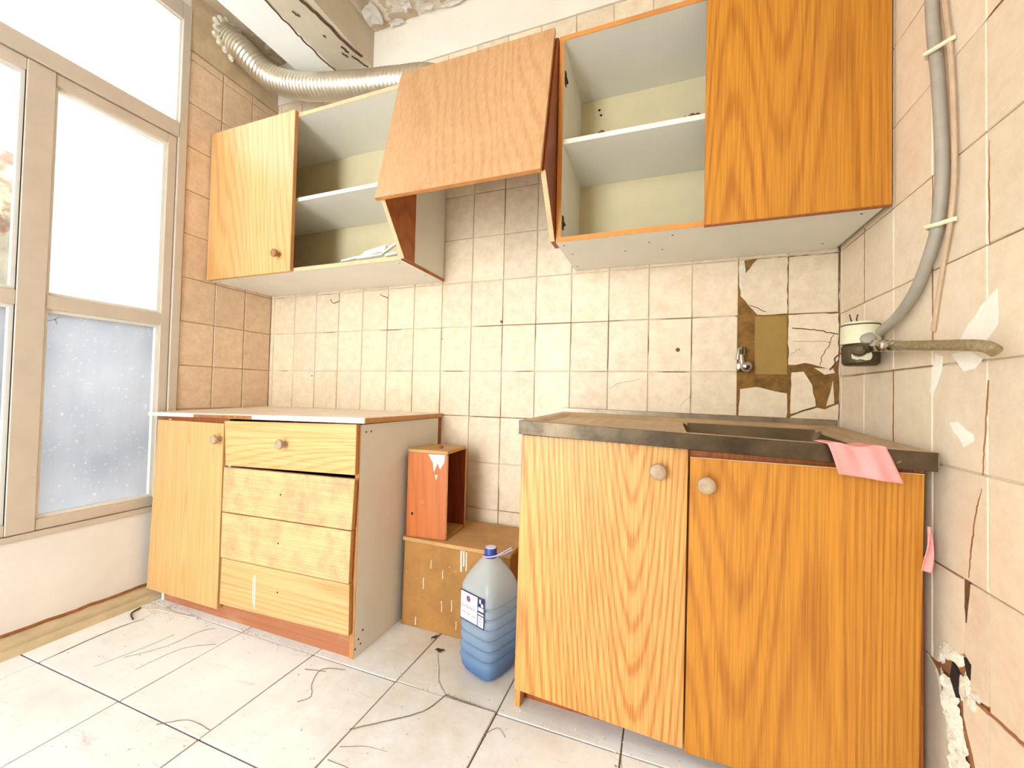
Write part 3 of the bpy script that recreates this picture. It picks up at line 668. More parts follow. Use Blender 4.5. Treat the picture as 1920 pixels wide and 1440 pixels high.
B().prism(strip(wig([(YF, 0.047), (-2, 0.047), (-1.2, 0.046), (-0.9, 0.047), (-0.6, 0.046), (-0.46, 0.047)], 0.002, 8), 0.012), 'x', 0.0, 0.0015).build('stain_line', 'terracotta', bl, label='brown dirt line above the ledge')
win = root_struct('window_1', 'large multi pane window with grey beige frame and dirty frosted panes', 'window', (0, -0.45, 0.352))
def bar(y0, y1, z0, z1, x0=-0.05, x1=0.0, nm='frame_bar', mat='frame', bev=0.002):
    return B().box(x0, x1, min(y0, y1), max(y0, y1), z0, z1).build(nm, mat, win, bev)
bar(-0.448, -0.482, 0.352, 2.60, nm='jamb', x1=0.006)
bar(YW1, YW1+0.05, 0.352, 2.60, nm='jamb', x1=0.006)
bar(-0.482, YW1+.05, 2.52, 2.60, nm='head_rail', x1=0.006)
bar(-0.482, YW1+.05, 1.988, 2.052, nm='transom_rail', x1=0.008)
bar(-0.482, YW1+.05, 0.352, 0.372, nm='sill_rail', x1=0.008)
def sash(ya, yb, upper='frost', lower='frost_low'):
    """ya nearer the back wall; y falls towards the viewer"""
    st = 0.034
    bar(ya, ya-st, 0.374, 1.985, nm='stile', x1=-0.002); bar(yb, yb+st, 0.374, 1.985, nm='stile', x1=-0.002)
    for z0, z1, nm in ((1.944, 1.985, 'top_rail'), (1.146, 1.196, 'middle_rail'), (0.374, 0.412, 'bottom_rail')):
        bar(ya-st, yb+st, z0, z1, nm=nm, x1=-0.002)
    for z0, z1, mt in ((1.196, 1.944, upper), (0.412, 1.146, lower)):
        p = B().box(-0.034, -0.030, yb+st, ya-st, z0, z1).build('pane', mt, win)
        bd = B(); t = 0.011
        bd.box(-0.030, -0.012, ya-st-t, ya-st, z0, z1); bd.box(-0.030, -0.012, yb+st, yb+st+t, z0, z1)
        bd.box(-0.030, -0.012, yb+st+t, ya-st-t, z0, z0+t); bd.box(-0.030, -0.012, yb+st+t, ya-st-t, z1-t, z1)
        bd.build('glazing_bead', 'bead', win)
bar(-0.866, -0.936, 0.374, 1.985, nm='mullion', x1=0.001)
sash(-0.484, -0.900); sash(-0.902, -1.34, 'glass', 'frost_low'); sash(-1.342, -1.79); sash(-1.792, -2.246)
B().box(-0.034, -0.030, YW1+.05, -0.482, 2.052, 2.52).build('pane', 'frost_top', win)
bd = B(); bd.box(-0.03, -0.006, -0.49, -0.482, 2.052, 2.52); bd.box(-0.03, -0.006, YW1+.05, -0.49, 2.052, 2.060); bd.box(-0.03, -0.006, YW1+.05, -0.49, 2.512, 2.52)
bd.build('glazing_bead', 'bead', win)
gc = B()
for pts in ([(-0.872, 1.10), (-0.83, 1.115), (-0.80, 1.137), (-0.795, 1.146)], [(-0.83, 1.117), (-0.825, 1.10)], [(-0.56, 1.13), (-0.545, 1.146)]):
    gc.prism(strip(wig(pts, 0.003, 4), 0.0018), 'x', -0.0298, -0.0290)
gc.build('glass_crack', 'conduit', win, label='hairline crack in the lower pane', kind='stuff')
sp = B()
for (y, z, r) in ((-0.887, 0.745, 0.008), (-0.894, 0.735, 0.006), (-0.880, 0.75, 0.005), (-0.905, 0.748, 0.004), (-0.893, 0.705, 0.003)):
    sp.lathe([(r, 0), (r*0.4, 0.0008)], (-0.0019, y, z), (1, 0, 0), 7)
sp.build('rust_chip', 'debris', win, label='rusty chips in the frame paint', kind='stuff')

# ------------------------------------------------------------------ outside
def rock_fn(u, v):
    y = -5.5+u*7.5; z = -0.3+v*3.1
    d = 0.35*noise.noise((y*0.9, z*0.9, 1)) + 0.16*noise.noise((y*2.7, z*2.7, 5)) + 0.06*noise.noise((y*8, z*8, 2))
    return (-2.0-0.30*z-d, y, z)
rk = B().grid(rock_fn, 130, 60); rk.smooth = False
struct(rk.build('rock_wall_exterior', 'rock'), 'pale reddish rock face outside the clear upper pane', 'rock face')
struct(B().box(-8, -0.15, -9, 5, -0.4, -0.25).build('ground_exterior', 'earth'), 'bare earth yard outside the window', 'ground')
bo = B()
def bould(u, v):
    a = u*2*math.pi; t = v*math.pi; q = 1+0.25*noise.noise((math.cos(a)*1.3, math.sin(a)*1.3, v*3))
    return (-1.55+0.34*q*math.sin(t)*math.cos(a), -0.45+0.55*q*math.sin(t)*math.sin(a), 1.05+0.66*q*math.cos(t))
bo.grid(bould, 24, 14); bo.smooth = True
tag(bo.build('boulder', 'boulder'), 'rounded grey boulder leaning against the rock face outside', 'rock')

# ------------------------------------------------------------------ knobs
KPROF = [(0.010, 0.0), (0.008, 0.004), (0.007, 0.012), (0.011, 0.016), (0.0165, 0.020), (0.018, 0.025), (0.0165, 0.030), (0.011, 0.0335), (0.004, 0.035)]
def knob(x, y, z, parent, mat='knob', s=1.0):
    return B().lathe([(r*s, h*s) for r, h in KPROF], (x, y, z), (0, -1, 0), 20).build('knob', mat, parent)
def slab(q, y0, y1):   # quad corners TL TR BR BL in (x,z)
    (a, b_, c, d) = q
    return B().hexa([(d[0], y0, d[1]), (c[0], y0, c[1]), (c[0], y1, c[1]), (d[0], y1, d[1]), (a[0], y0, a[1]), (b_[0], y0, b_[1]), (b_[0], y1, b_[1]), (a[0], y1, a[1])])

# ------------------------------------------------------------------ left wall cabinet
ZB, ZT, YC_ = 1.388, 2.080, -0.325
def wall_cabinet(t, x0, x1, shelf_z, edge, tilt_z):
    w = 0.016
    B().box(x0, x0+w, YC_, -0.004, ZB, ZT).build('side_panel', 'white_board', t)
    B().box(x1-w, x1, YC_, -0.004, ZB, ZT).build('side_panel', 'white_board', t)
    B().box(x0+w, x1-w, YC_, -0.004, ZT-w, ZT).build('top_panel', 'white_board', t)
    B().box(x0+w, x1-w, YC_, -0.004, ZB, ZB+w).build('bottom_panel', 'white_board', t)
    B().box(x0+w, x1-w, -0.014, -0.010, ZB+w, ZT-w).build('back_panel', 'cream_back', t)
    B().hexa([(x0+w, YC_+0.012, shelf_z), (x1-w, YC_+0.012, shelf_z+tilt_z), (x1-w, -0.015, shelf_z+tilt_z), (x0+w, -0.015, shelf_z), (x0+w, YC_+0.012, shelf_z+w), (x1-w, YC_+0.012, shelf_z+w+tilt_z), (x1-w, -0.015, shelf_z+w+tilt_z), (x0+w, -0.015, shelf_z+w)]).build('shelf', 'white_board', t)
    e = 0.002
    for nm, a in (('edge_strip', (x0, x1, ZB, ZB+w)), ('edge_strip', (x0, x1, ZT-w, ZT)), ('edge_strip', (x0, x0+w, ZB+w, ZT-w)), ('edge_strip', (x1-w, x1, ZB+w, ZT-w))):
        B().box(a[0], a[1], YC_-e, YC_, a[2], a[3]).build(nm, edge, t)
L = thing('wall_cabinet', 'wall cabinet beside the window with one closed oak door and an open white compartment', 'cabinet', (0.54, -0.16, ZB))
wall_cabinet(L, 0.004, 1.082, 1.700, 'edge_pale', 0.0)
B().box(1.082, 1.0845, YC_, -0.004, ZB, ZB+0.014).build('edge_strip', 'veneer', L, label='reddish brown lower edge of the side panel')
D = B().box(0.006, 0.532, YC_-0.020, YC_-0.003, 1.386, 2.085).build('door', 'oak_pale', L, 0.0015)
B().box(0.532, 0.5335, YC_-0.0195, YC_-0.0035, 1.388, 2.083).build('edge_strip', 'edge', D)
kp = knob(0.468, YC_-0.020, 1.462, D, 'knob_brown')
# right wall cabinet
R_ = thing('wall_cabinet', 'wall cabinet over the sink with an empty white compartment and one orange oak door', 'cabinet', (2.13, -0.16, ZB))
wall_cabinet(R_, 1.690, 2.556, 1.722, 'edge_orange', -0.012)
D = B().box(2.134, 2.562, YC_-0.020, YC_-0.003, 1.384, 2.085).build('door', 'oak_deep', R_, 0.0015)
B().box(2.134, 2.562, YC_-0.0195, YC_-0.0035, 1.3825, 1.384).build('edge_strip', 'veneer', D, label='dark brown lower edge of the door')
for (x, z) in ((1.7061, 1.95), (1.7061, 1.46)):
    b = B().box(x, x+0.003, YC_+0.012, YC_+0.030, z-0.022, z+0.022); b.box(x, x+0.006, YC_+0.016, YC_+0.040, z-0.004, z+0.004)
    b.build('hinge_plate', 'wire', R_, label='dark leftover hinge plate')
hb = B()
for (x, z) in ((1.776, 2.022), (1.783, 2.000)): hb.lathe([(0.005, 0), (0.0045, 0.0005)], (x, -0.0145, z), (0, -1, 0), 8)
for (x, y) in ((1.71, -0.29), (1.72, -0.20), (1.71, -0.06), (1.9, -0.18), (1.98, -0.24), (2.05, -0.28), (2.02, -0.16), (2.52, -0.29), (2.50, -0.07)):
    hb.lathe([(0.0035, 0), (0.003, 0.0005)], (x, y, ZB), (0, 0, -1), 7)
hb.build('screw_hole', 'hole', R_, kind='stuff')
hb = B()
for (x, y) in ((0.03, -0.30), (0.02, -0.10), (1.05, -0.29), (1.06, -0.12)): hb.lathe([(0.0035, 0), (0.003, 0.0005)], (x, y, ZB), (0, 0, -1), 7)
hb.build('screw_hole', 'hole', L, kind='stuff')
# crumbs lying on the shelf of the right cabinet
b = B()
for (x, s_) in ((1.83, 1.2), (1.85, .8), (1.99, .7), (2.01, .6), (2.08, .9), (2.10, 1.2), (2.115, 1.0), (1.84, .6)):
    b.lathe([(0.012*s_, 0), (0.010*s_, 0.006*s_), (0.003*s_, 0.012*s_)], (x, -0.298+random.uniform(-.004, .004), 1.7385-0.0138*(x-1.706)), (0, 0, 1), 7)
b.smooth = False
tag(b.build('crumbs', 'debris'), 'dark brown crumbs on the shelf of the cabinet over the sink', 'debris', kind='stuff')

# ------------------------------------------------------------------ hood between the wall cabinets
H = thing('range_hood', 'boxed wooden range hood with a sloping faded oak front panel between the wall cabinets', 'hood', (1.386, -0.25, 1.40))
dy = Vector((0, -0.128, -0.535)).normalized(); nn = Vector((0, dy.z, -dy.y))  # outward normal of the sloping board
if nn.y > 0: nn = -nn
def hood_quad(xa, xb, za, zb, off):
    def pt(x, z):
        t = (z-2.092)/(-0.535); return Vector((x, -0.334-0.128*t, z)) + nn*off
    return pt(xa, za), pt(xb, za), pt(xb, zb), pt(xa, zb)
q0 = hood_quad(1.074, 1.678, 2.096, 1.557, 0.014); q1 = hood_quad(1.074, 1.678, 2.096, 1.557, 0.0)
B().hexa([q0[3], q0[2], q1[2], q1[3], q0[0], q0[1], q1[1], q1[0]]).build('front_panel', 'oak_hood', H)
q0 = hood_quad(1.074, 1.678, 1.5569, 1.5545, 0.014); q1 = hood_quad(1.074, 1.678, 1.5569, 1.5545, 0.0)
B().hexa([q0[3], q0[2], q1[2], q1[3], q0[0], q0[1], q1[1], q1[0]]).build('edge_strip', 'edge', H)
poly = [(-0.262, 2.075), (-0.3325, 2.075), (-0.4555, 1.563), (-0.329, 1.392), (-0.262, 1.392)]
for xa, xb in ((1.0848, 1.100), (1.672, 1.6875)):
    c = B().prism(poly, 'x', xa, xb).build('side_cheek', 'veneer' if xa < 1.2 else 'veneer_dark', H)
    e0, e1 = Vector((-0.4555, 1.563)), Vector((-0.329, 1.392)); n2 = Vector((-(e1-e0).y, (e1-e0).x)).normalized(); n2 = -n2 if n2.x > 0 else n2
    B().prism([tuple(e0), tuple(e1), tuple(e1+n2*0.002), tuple(e0+n2*0.002)], 'x', xa, xb).build('edge_strip', 'edge_pale', c)

# ------------------------------------------------------------------ aluminium duct
path = smooth_path([(-0.03, -0.285, 2.625), (0.05, -0.25, 2.555), (0.16, -0.185, 2.445), (0.31, -0.15, 2.385), (0.50, -0.145, 2.335), (0.70, -0.145, 2.292), (0.90, -0.15, 2.255), (1.08, -0.155, 2.215), (1.22, -0.16, 2.13)], 34)
rad = [0.058 + (0.0028 if i % 4 in (0, 1) else -0.0012) + 0.002*noise.noise((i*0.05, 0, 0)) for i in range(len(path))]
tag(B().tube(path, rad, 24).build('flexible_duct', 'duct'), 'flexible ribbed aluminium duct running from the left wall to the hood', 'duct')
for (x, y, z, s_, lab) in ((0.925, -0.296, 2.0805, 1.0, 'small white plaster chip lying on top of the wall cabinet by the hood'),):
    o = B().box(x, x+0.028, y, y+0.02, z, z+0.009).build('plaster_chip', 'chip', None, 0.002); tag(o, lab, 'debris')

# ------------------------------------------------------------------ strips of broken tile in the left wall cabinet
zf = ZB+0.0225
sticks = [((0.78, -0.290), (0.895, -0.255), 0.000, 0.020), ((0.865, -0.285), (0.985, -0.262), 0.009, 0.026), ((0.872, -0.275), (0.975, -0.245), 0.018, 0.040),
          ((0.870, -0.262), (0.965, -0.232), 0.030, 0.052), ((0.870, -0.300), (0.990, -0.288), 0.000, 0.004), ((0.965, -0.292), (1.035, -0.240), 0.003, 0.062),
          ((1.000, -0.270), (1.060, -0.250), 0.010, 0.016), ((1.005, -0.296), (1.062, -0.285), 0.000, 0.004), ((1.040, -0.25), (1.058, -0.20), 0.040, 0.10), ((1.02, -0.235), (1.058, -0.21), 0.02, 0.06)]
desc = ["slanting out of the pile towards the dark left end", 'second from the bottom of the pile', 'in the middle of the pile', 'on top of the pile', 'lying flat at the front of the pile', 'leaning steeply across the pile',
        'tucked under the steeply leaning strip', 'lying flat against the cabinet side', 'propped upright against the cabinet side, tallest one', 'propped low against the cabinet side']
for (p, q, za, zb_), dsc in zip(sticks, desc):
    a = Vector((p[0], p[1]-0.018, zf+za*1.15+0.004)); b_ = Vector((q[0], q[1]-0.03, zf+zb_*1.15+0.004)); t = (b_-a).normalized(); s_ = t.cross(Vector((0, 0, 1))).normalized()*0.011; u_ = s_.cross(t).normalized()*0.0036
    o = B().hexa([a-s_-u_, b_-s_-u_, b_+s_-u_, a+s_-u_, a-s_+u_, b_-s_+u_, b_+s_+u_, a+s_+u_]).build('tile_strip', 'chip', None, 0.001)
    tag(o, 'white broken strip '+dsc, 'strip', 'broken white strips in the left wall cabinet')
b = B()
for k in range(26):
    x = random.uniform(0.56, 0.80); r = random.uniform(0.006, 0.016)
    b.lathe([(r, 0), (r*0.8, r*0.4), (r*0.25, r*0.6)], (x, -0.295+random.uniform(-.015, .02), zf-0.006), (0, 0, 1), 6)
b.smooth = False
tag(b.build('crumbs', 'debris'), 'brown crumbs at the dark end of the left wall cabinet floor', 'debris', kind='stuff')

# ------------------------------------------------------------------ left base cabinet
K = thing('base_cabinet', 'low oak cabinet by the window with one door and four drawer fronts', 'cabinet', (0.55, -0.27, 0.0))
slab([(1.072, 0.770), (1.0895, 0.770), (1.087, 0.0), (1.070, 0.0)], -0.525, -0.03).build('side_panel', 'white_side', K)
slab([(1.072, 0.770), (1.0895, 0.770), (1.087, 0.0), (1.070, 0.0)], -0.5268, -0.525).build('edge_strip', 'edge', K)
B().box(0.092, 0.108, -0.525, -0.03, 0.0, 0.748).build('side_panel', 'white_board', K)
B().box(0.108, 1.068, -0.52, -0.03, 0.062, 0.078).build('bottom_panel', 'white_board', K)
B().box(0.452, 0.466, -0.52, -0.03, 0.078, 0.742).build('divider_panel', 'white_board', K)
slab([(0.092, 0.748), (1.072, 0.768), (1.072, 0.06), (0.092, 0.06)], -0.030, -0.024).build('back_panel', 'veneer_dark', K)
B().box(1.052, 1.0885, -0.0225, -0.006, 0.40, 0.768).build('back_batten', 'veneer', K, label='brown batten behind the side panel')
slab([(0.048, 0.756), (0.458, 0.7625), (0.458, 0.700), (0.048, 0.700)], -0.524, -0.512).build('top_rail', 'veneer', K)
slab([(0.11, 0.066), (1.0695, 0.082), (1.0695, 0.0), (0.11, 0.0)], -0.522, -0.508).build('plinth', 'plinth', K)
y0, y1 = -0.545, -0.529
D = slab([(0.057, 0.744), (0.456, 0.746), (0.456, 0.043), (0.028, 0.042)], y0, y1).build('door', 'oak_pale', K, 0.001)
knob(0.440, y0, 0.686, D)
fr = [([(0.459, 0.756), (1.086, 0.773), (1.086, 0.607), (0.474, 0.588)], 'oak_pale_lit_h', 0.0), ([(0.471, 0.582), (1.089, 0.594), (1.082, 0.428), (0.469, 0.415)], 'oak_dusty_h', -0.004),
      ([(0.470, 0.411), (1.081, 0.424), (1.077, 0.254), (0.471, 0.243)], 'oak_dusty_h', -0.004), ([(0.471, 0.239), (1.077, 0.250), (1.080, 0.084), (0.469, 0.067)], 'oak_pale_lit_h', 0.0)]
dl = [None, 'drawer front worn and stained, knob missing', 'drawer front worn and stained, knob missing', 'drawer front with a white scratch, knob missing']
for i, (q, mt, off) in enumerate(fr):
    D = slab(q, y0+off, y1+off).build('drawer', mt, K, 0.001, dl[i])
    (a, b_, c, d) = q
    slab([(b_[0]-0.0005, b_[1]-0.001), (b_[0]+0.0008, b_[1]-0.001), (c[0]+0.0008, c[1]+0.001), (c[0]-0.0005, c[1]+0.001)], y0+off+0.001, y1+off-0.001).build('edge_strip', 'edge', D)
    cx, cz = sum(p[0] for p in q)/4-0.012, sum(p[1] for p in q)/4
    if i == 0: knob(0.775, y0, 0.690, D)
    else:
        B().lathe([(0.0035, 0), (0.003, 0.0004)], (cx, y0+off, cz+0.005), (0, -1, 0), 8).build('screw_hole', 'hole', D)
    # drawer box behind the front
    bx = B(); x0_, x1_ = 0.485, 1.05; zz = min(c[1], d[1])+0.015
    bx.box(x0_, x1_, -0.50, -0.06, zz, zz+0.008); bx.box(x0_, x0_+0.012, -0.50, -0.06, zz+.008, zz+0.11); bx.box(x1_-0.012, x1_, -0.50, -0.06, zz+.008, zz+0.11); bx.box(x0_+.012, x1_-.012, -0.072, -0.06, zz+.008, zz+0.11)
    bx.build('drawer_box', 'veneer_dark', D)
sx = B()
sx.prism([(0.647, 0.205), (0.653, 0.205), (0.656, 0.085), (0.650, 0.085)], 'y', -0.5456, -0.545); sx.prism([(0.640, 0.19), (0.6425, 0.20), (0.645, 0.10), (0.6425, 0.10)], 'y', -0.5456, -0.545)
sx.build('scratch', 'plaster_smear', D, label='white scratch')
hb = B()
for (y, z) in ((-0.50, 0.745), (-0.475, 0.745), (-0.505, 0.055), (-0.485, 0.075), (-0.495, 0.035), (-0.52, 0.03)): hb.lathe([(0.0035, 0), (0.003, 0.0005)], (1.0875+0.0018*z/0.77+0.0002, y, z), (1, 0, 0), 8)
hb.build('screw_hole', 'hole', K, kind='stuff')
CT = B().hexa([(0.012, -0.557, 0.759), (1.128, -0.557, 0.778), (1.094, -0.003, 0.772), (0.008, -0.003, 0.770),
               (0.012, -0.557, 0.774), (1.128, -0.557, 0.797), (1.094, -0.003, 0.790), (0.008, -0.003, 0.787)]).build('worktop', 'counter', None, 0.0015)
tag(CT, 'pale stained worktop lying over the drawer cabinet by the window', 'worktop')
B().hexa([(1.1285, -0.553, 0.7785), (1.1300, -0.553, 0.7785), (1.0960, -0.006, 0.7725), (1.0945, -0.006, 0.7725), (1.1285, -0.553, 0.7955), (1.1300, -0.553, 0.7955), (1.0960, -0.006, 0.7885), (1.0945, -0.006, 0.7885)]).build('end_strip', 'edge', CT, label='bare brown end of the worktop')
pk = B().hexa([(0.30, -0.5580, 0.764), (0.62, -0.5580, 0.770), (0.62, -0.557, 0.770), (0.30, -0.557, 0.764), (0.30, -0.5580, 0.776), (0.62, -0.5580, 0.783), (0.62, -0.557, 0.783), (0.30, -0.557, 0.776)]).build('edge_strip', 'terracotta', CT, label='worn reddish stretch of the front edge')

# ------------------------------------------------------------------ brown box and upright drawer box
Bx = thing('wooden_box', 'large dirty brown box with paint drips on the floor between the cabinets', 'box', (1.33, -0.15, 0.0))
slab([(1.112, 0.318), (1.543, 0.318), (1.543, 0.001), (1.108, 0.001)], -0.293, -0.279).build('front_panel', 'crate', Bx, 0.0012)
B().box(1.108, 1.122, -0.279, -0.02, 0.001, 0.318).build('side_panel', 'crate', Bx); B().box(1.529, 1.543, -0.279, -0.02, 0.001, 0.318).build('side_panel', 'crate', Bx)
B().box(1.122, 1.529, -0.034, -0.02, 0.001, 0.318).build('back_panel', 'crate', Bx)
B().box(1.106, 1.547, -0.299, -0.018, 0.3185, 0.332).build('top_panel', 'crate_top', Bx, 0.0015)
dp = B()
for (x, z0, z1, w) in ((1.375, 0.25, 0.325, 0.006), (1.385, 0.27, 0.325, 0.005), (1.395, 0.255, 0.322, 0.004), (1.30, 0.21, 0.24, 0.002), (1.22, 0.16, 0.20, 0.0025), (1.34, 0.10, 0.14, 0.0025), (1.30, 0.09, 0.13, 0.002), (1.25, 0.24, 0.27, 0.002), (1.41, 0.14, 0.19, 0.002), (1.19, 0.02, 0.05, 0.003), (1.36, 0.04, 0.07, 0.002)):
    dp.prism(strip(wig([(x-0.02, z0-0.01), (x-0.02, z1-0.01)], 0.001, 4), w), 'y', -0.2936, -0.293)
dp.build('paint_drip', 'chip', Bx, label='pale paint drips', kind='stuff')
U = thing('upright_wooden_crate', 'small reddish wooden crate standing on end on the big brown box, open on one side', 'crate', (1.20, -0.20, 0.333))
def ubox(x0, x1, y0, y1, z0, z1, nm, mt, lab=None, bev=0.001):
    # turned a little, taller towards the top left
    a = math.radians(4.5); cx, cy = 1.115, -0.290
    vs = [(x0, y0, z0), (x1, y0, z0), (x1, y1, z0), (x0, y1, z0), (x0, y0, z1), (x1, y0, z1), (x1, y1, z1), (x0, y1, z1)]
    q = []
    for x, y, z in vs:
        q.append((cx+x*math.cos(a)-y*math.sin(a), cy+x*math.sin(a)+y*math.cos(a), 0.3335+z))
    return B().hexa(q).build(nm, mt, U, bev, lab)
ubox(0, 0.162, 0, 0.013, 0.0, 0.318, 'front_board', 'box_wood')
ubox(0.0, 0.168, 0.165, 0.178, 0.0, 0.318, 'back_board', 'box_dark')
ubox(0.0, 0.165, 0.0, 0.178, 0.3185, 0.331, 'end_board', 'crate_top')
ubox(0.0, 0.165, 0.0132, 0.1648, 0.0, 0.012, 'end_board', 'crate')
ubox(-0.008, -0.0002, 0.012, 0.170, 0.02, 0.300, 'bottom_board', 'box_wood')
ubox(0.162, 0.1632, 0.001, 0.012, 0.002, 0.316, 'edge_strip', 'edge_pale')
ubox(0.168, 0.1692, 0.166, 0.177, 0.002, 0.316, 'edge_strip', 'edge')
ubox(0.10, 0.112, 0.060, 0.070, 0.331, 0.342, 'nail_block', 'veneer_dark')
sp = B(); a = math.radians(4.5)
for poly in ([(0.085, 0.316), (0.155, 0.317), (0.15, 0.285), (0.135, 0.262), (0.125, 0.285), (0.11, 0.25), (0.105, 0.285)], [(0.115, 0.24), (0.125, 0.24), (0.12, 0.22)]):
    n_ = len(poly); vs = []
    for yy in (-0.0008, 0.0):
        for (x, z) in poly: vs.append((1.115+x*math.cos(a)-yy*math.sin(a), -0.290+x*math.sin(a)+yy*math.cos(a), 0.3335+z))
    sp.add(vs, [tuple(range(n_)), tuple(range(2*n_-1, n_-1, -1))] + [(i, (i+1) % n_, n_+(i+1) % n_, n_+i) for i in range(n_)])
sp.build('paint_smear', 'plaster_smear', U, label='whitish paint smear')
ubox(0.020, 0.028, -0.0008, 0.0, 0.082, 0.092, 'wood_knot', 'hole', None, 0)
for i, (x, y, s_) in enumerate(((0.012, -0.008, 1), (0.075, -0.010, 1.2), (0.088, -0.006, .8))):
    pass

# ------------------------------------------------------------------ water bottle
BO = thing('water_bottle', 'large clear blue plastic water bottle on the floor beside the sink cabinet', 'bottle', (1.510, -0.390, 0.0025))
BC = Vector((1.510, -0.390, 0.0025)); BA = math.radians(-66)
def sq(a, h, rr):   # rounded square radius
    c = a
    ca, sa = abs(math.cos(c)), abs(math.sin(c))
    p = 4.6
    return h/((ca**p+sa**p)**(1/p))*(1-0.0*rr)
prof = [(0.0, 0.0), (0.052, 0.0), (0.066, 0.004), (0.074, 0.018), (0.079, 0.038)]
z = 0.045
ribs = [0.062, 0.094, 0.126, 0.158, 0.190, 0.222]
zs = [0.045+0.004*i for i in range(51)]
for z in zs:
    g = sum(math.exp(-((z-r)/0.0045)**2) for r in ribs); prof.append((0.080-0.0085*g, z))
prof += [(0.0795, 0.252), (0.079, 0.265), (0.0765, 0.278), (0.071, 0.294), (0.061, 0.311), (0.048, 0.328), (0.034, 0.342), (0.023, 0.350), (0.0185, 0.354), (0.0185, 0.362)]
def bottle_shell(prof, n=48, inset=0.0):
    prof = [(r*(0.935 if h < 0.34 else 1), h) for r, h in prof]
    b = B(); vs = []; fs = []
    for r, h in prof:
        rnd = min(1, max(0, (h-0.268)/0.07))
        for k in range(n):
            a = 2*math.pi*k/n
            q = sq(a, 1.0, 0)*(1-rnd)+rnd
            rr = max(r-inset, 0.0005)*q
            vs.append((BC.x+rr*math.cos(a+BA+math.pi/4), BC.y+rr*math.sin(a+BA+math.pi/4), BC.z+h))
    for i in range(len(prof)-1):
        for k in range(n): fs.append((i*n+k, i*n+(k+1) % n, (i+1)*n+(k+1) % n, (i+1)*n+k))
    b.add(vs, fs); b.smooth = True; return b
bottle_shell(prof).build('bottle_body', 'bottle', BO)
wp = [(r, h+0.002) for r, h in prof if h < 0.045] + [(0.0795, 0.0468), (0.0790, 0.0488), (0.0005, 0.0490)]
bottle_shell(wp, 48, 0.003).build('bottle_base', 'water', BO, label='deeper blue thick base of the bottle')
CP = B().lathe([(0.0215, 0.0), (0.0215, 0.008), (0.020, 0.009), (0.020, 0.028), (0.019, 0.030)], BC+Vector((0, 0, 0.352)), (0, 0, 1), 28).build('cap', 'cap_blue', BO)
B().lathe([(0.018, 0), (0.017, 0.0012)], BC+Vector((0, 0, 0.382)), (0, 0, 1), 24).build('cap_top', 'cap_top', CP)
ring = [BC+Vector((0.0235*math.cos(t), 0.0235*math.sin(t), 0.357+0.004*math.sin(t+2))) for t in [i*2*math.pi/28 for i in range(29)]]
B().tube(ring, 0.0022, 8, False).build('carry_handle', 'strap', BO)
for dz, ex in ((0.0, 0.0), (-0.006, 0.004)):
    hp = smooth_path([BC+Vector((-0.006, -0.025, 0.358)), BC+Vector((0.02, -0.020, 0.362)), BC+Vector((0.045, -0.004, 0.374+dz)), BC+Vector((0.068+ex, 0.010, 0.388+dz))], 6)
    B().tube(hp, 0.0018, 8).build('carry_handle', 'strap', BO)
# label on the face turned to the left of the camera
fa = BA - math.pi/4 - math.pi/4 + math.pi/4
fn = Vector((math.cos(fa), math.sin(fa), 0)); ft = Vector((-fn.y, fn.x, 0))
def lab(u0, u1, v0, v1, d, nm, mt, par, lb=None):
    c = BC + fn*(0.0752+d)
    p = [c+ft*u0+Vector((0, 0, v0)), c+ft*u1+Vector((0, 0, v0)), c+ft*u1+Vector((0, 0, v1)), c+ft*u0+Vector((0, 0, v1))]
    k = [x-fn*0.0004 for x in p]
    return B().hexa([p[0], p[1], k[1], k[0], p[3], p[2], k[2], k[3]]).build(nm, mt, par, 0, lb)
LB = lab(-0.056, 0.052, 0.166, 0.258, 0.0006, 'label', 'label_navy', BO, 'white label with navy border, emblem and small grey print')
lab(-0.053, 0.022, 0.170, 0.254, 0.0012, 'label_paper', 'label_white', LB)
lab(0.026, 0.049, 0.170, 0.202, 0.0012, 'label_paper', 'label_white', LB)
lab(0.026, 0.049, 0.206, 0.211, 0.0012, 'label_paper', 'label_white', LB); lab(0.026, 0.049, 0.217, 0.228, 0.0012, 'label_paper', 'label_white', LB)
lab(0.030, 0.037, 0.240, 0.252, 0.0012, 'label_paper', 'label_white', LB); lab(0.038, 0.047, 0.231, 0.241, 0.0012, 'label_paper', 'label_white', LB)
B().lathe([(0.0095, 0), (0.009, 0.0004)], BC+fn*0.0767-ft*0.018+Vector((0, 0, 0.237)), tuple(fn), 20).build('label_emblem', 'label_wine', LB)
pr = [(-0.048+0.0085*i, -0.048+0.0085*i+0.0055, 0.207, 0.215) for i in range(7)] + [(-0.045, -0.030, 0.190, 0.194), (-0.026, -0.006, 0.189, 0.193), (-0.002, 0.014, 0.188, 0.192), (0.032, 0.043, 0.193, 0.198), (0.032, 0.044, 0.184, 0.188), (0.033, 0.042, 0.176, 0.179)]
gb = B()
for (u0, u1, v0, v1) in pr:
    c = BC+fn*0.0769; p = [c+ft*u0+Vector((0, 0, v0)), c+ft*u1+Vector((0, 0, v0)), c+ft*u1+Vector((0, 0, v1)), c+ft*u0+Vector((0, 0, v1))]; k = [x-fn*0.0004 for x in p]
    gb.hexa([p[0], p[1], k[1], k[0], p[3], p[2], k[2], k[3]])
gb.build('label_print', 'label_grey', LB)

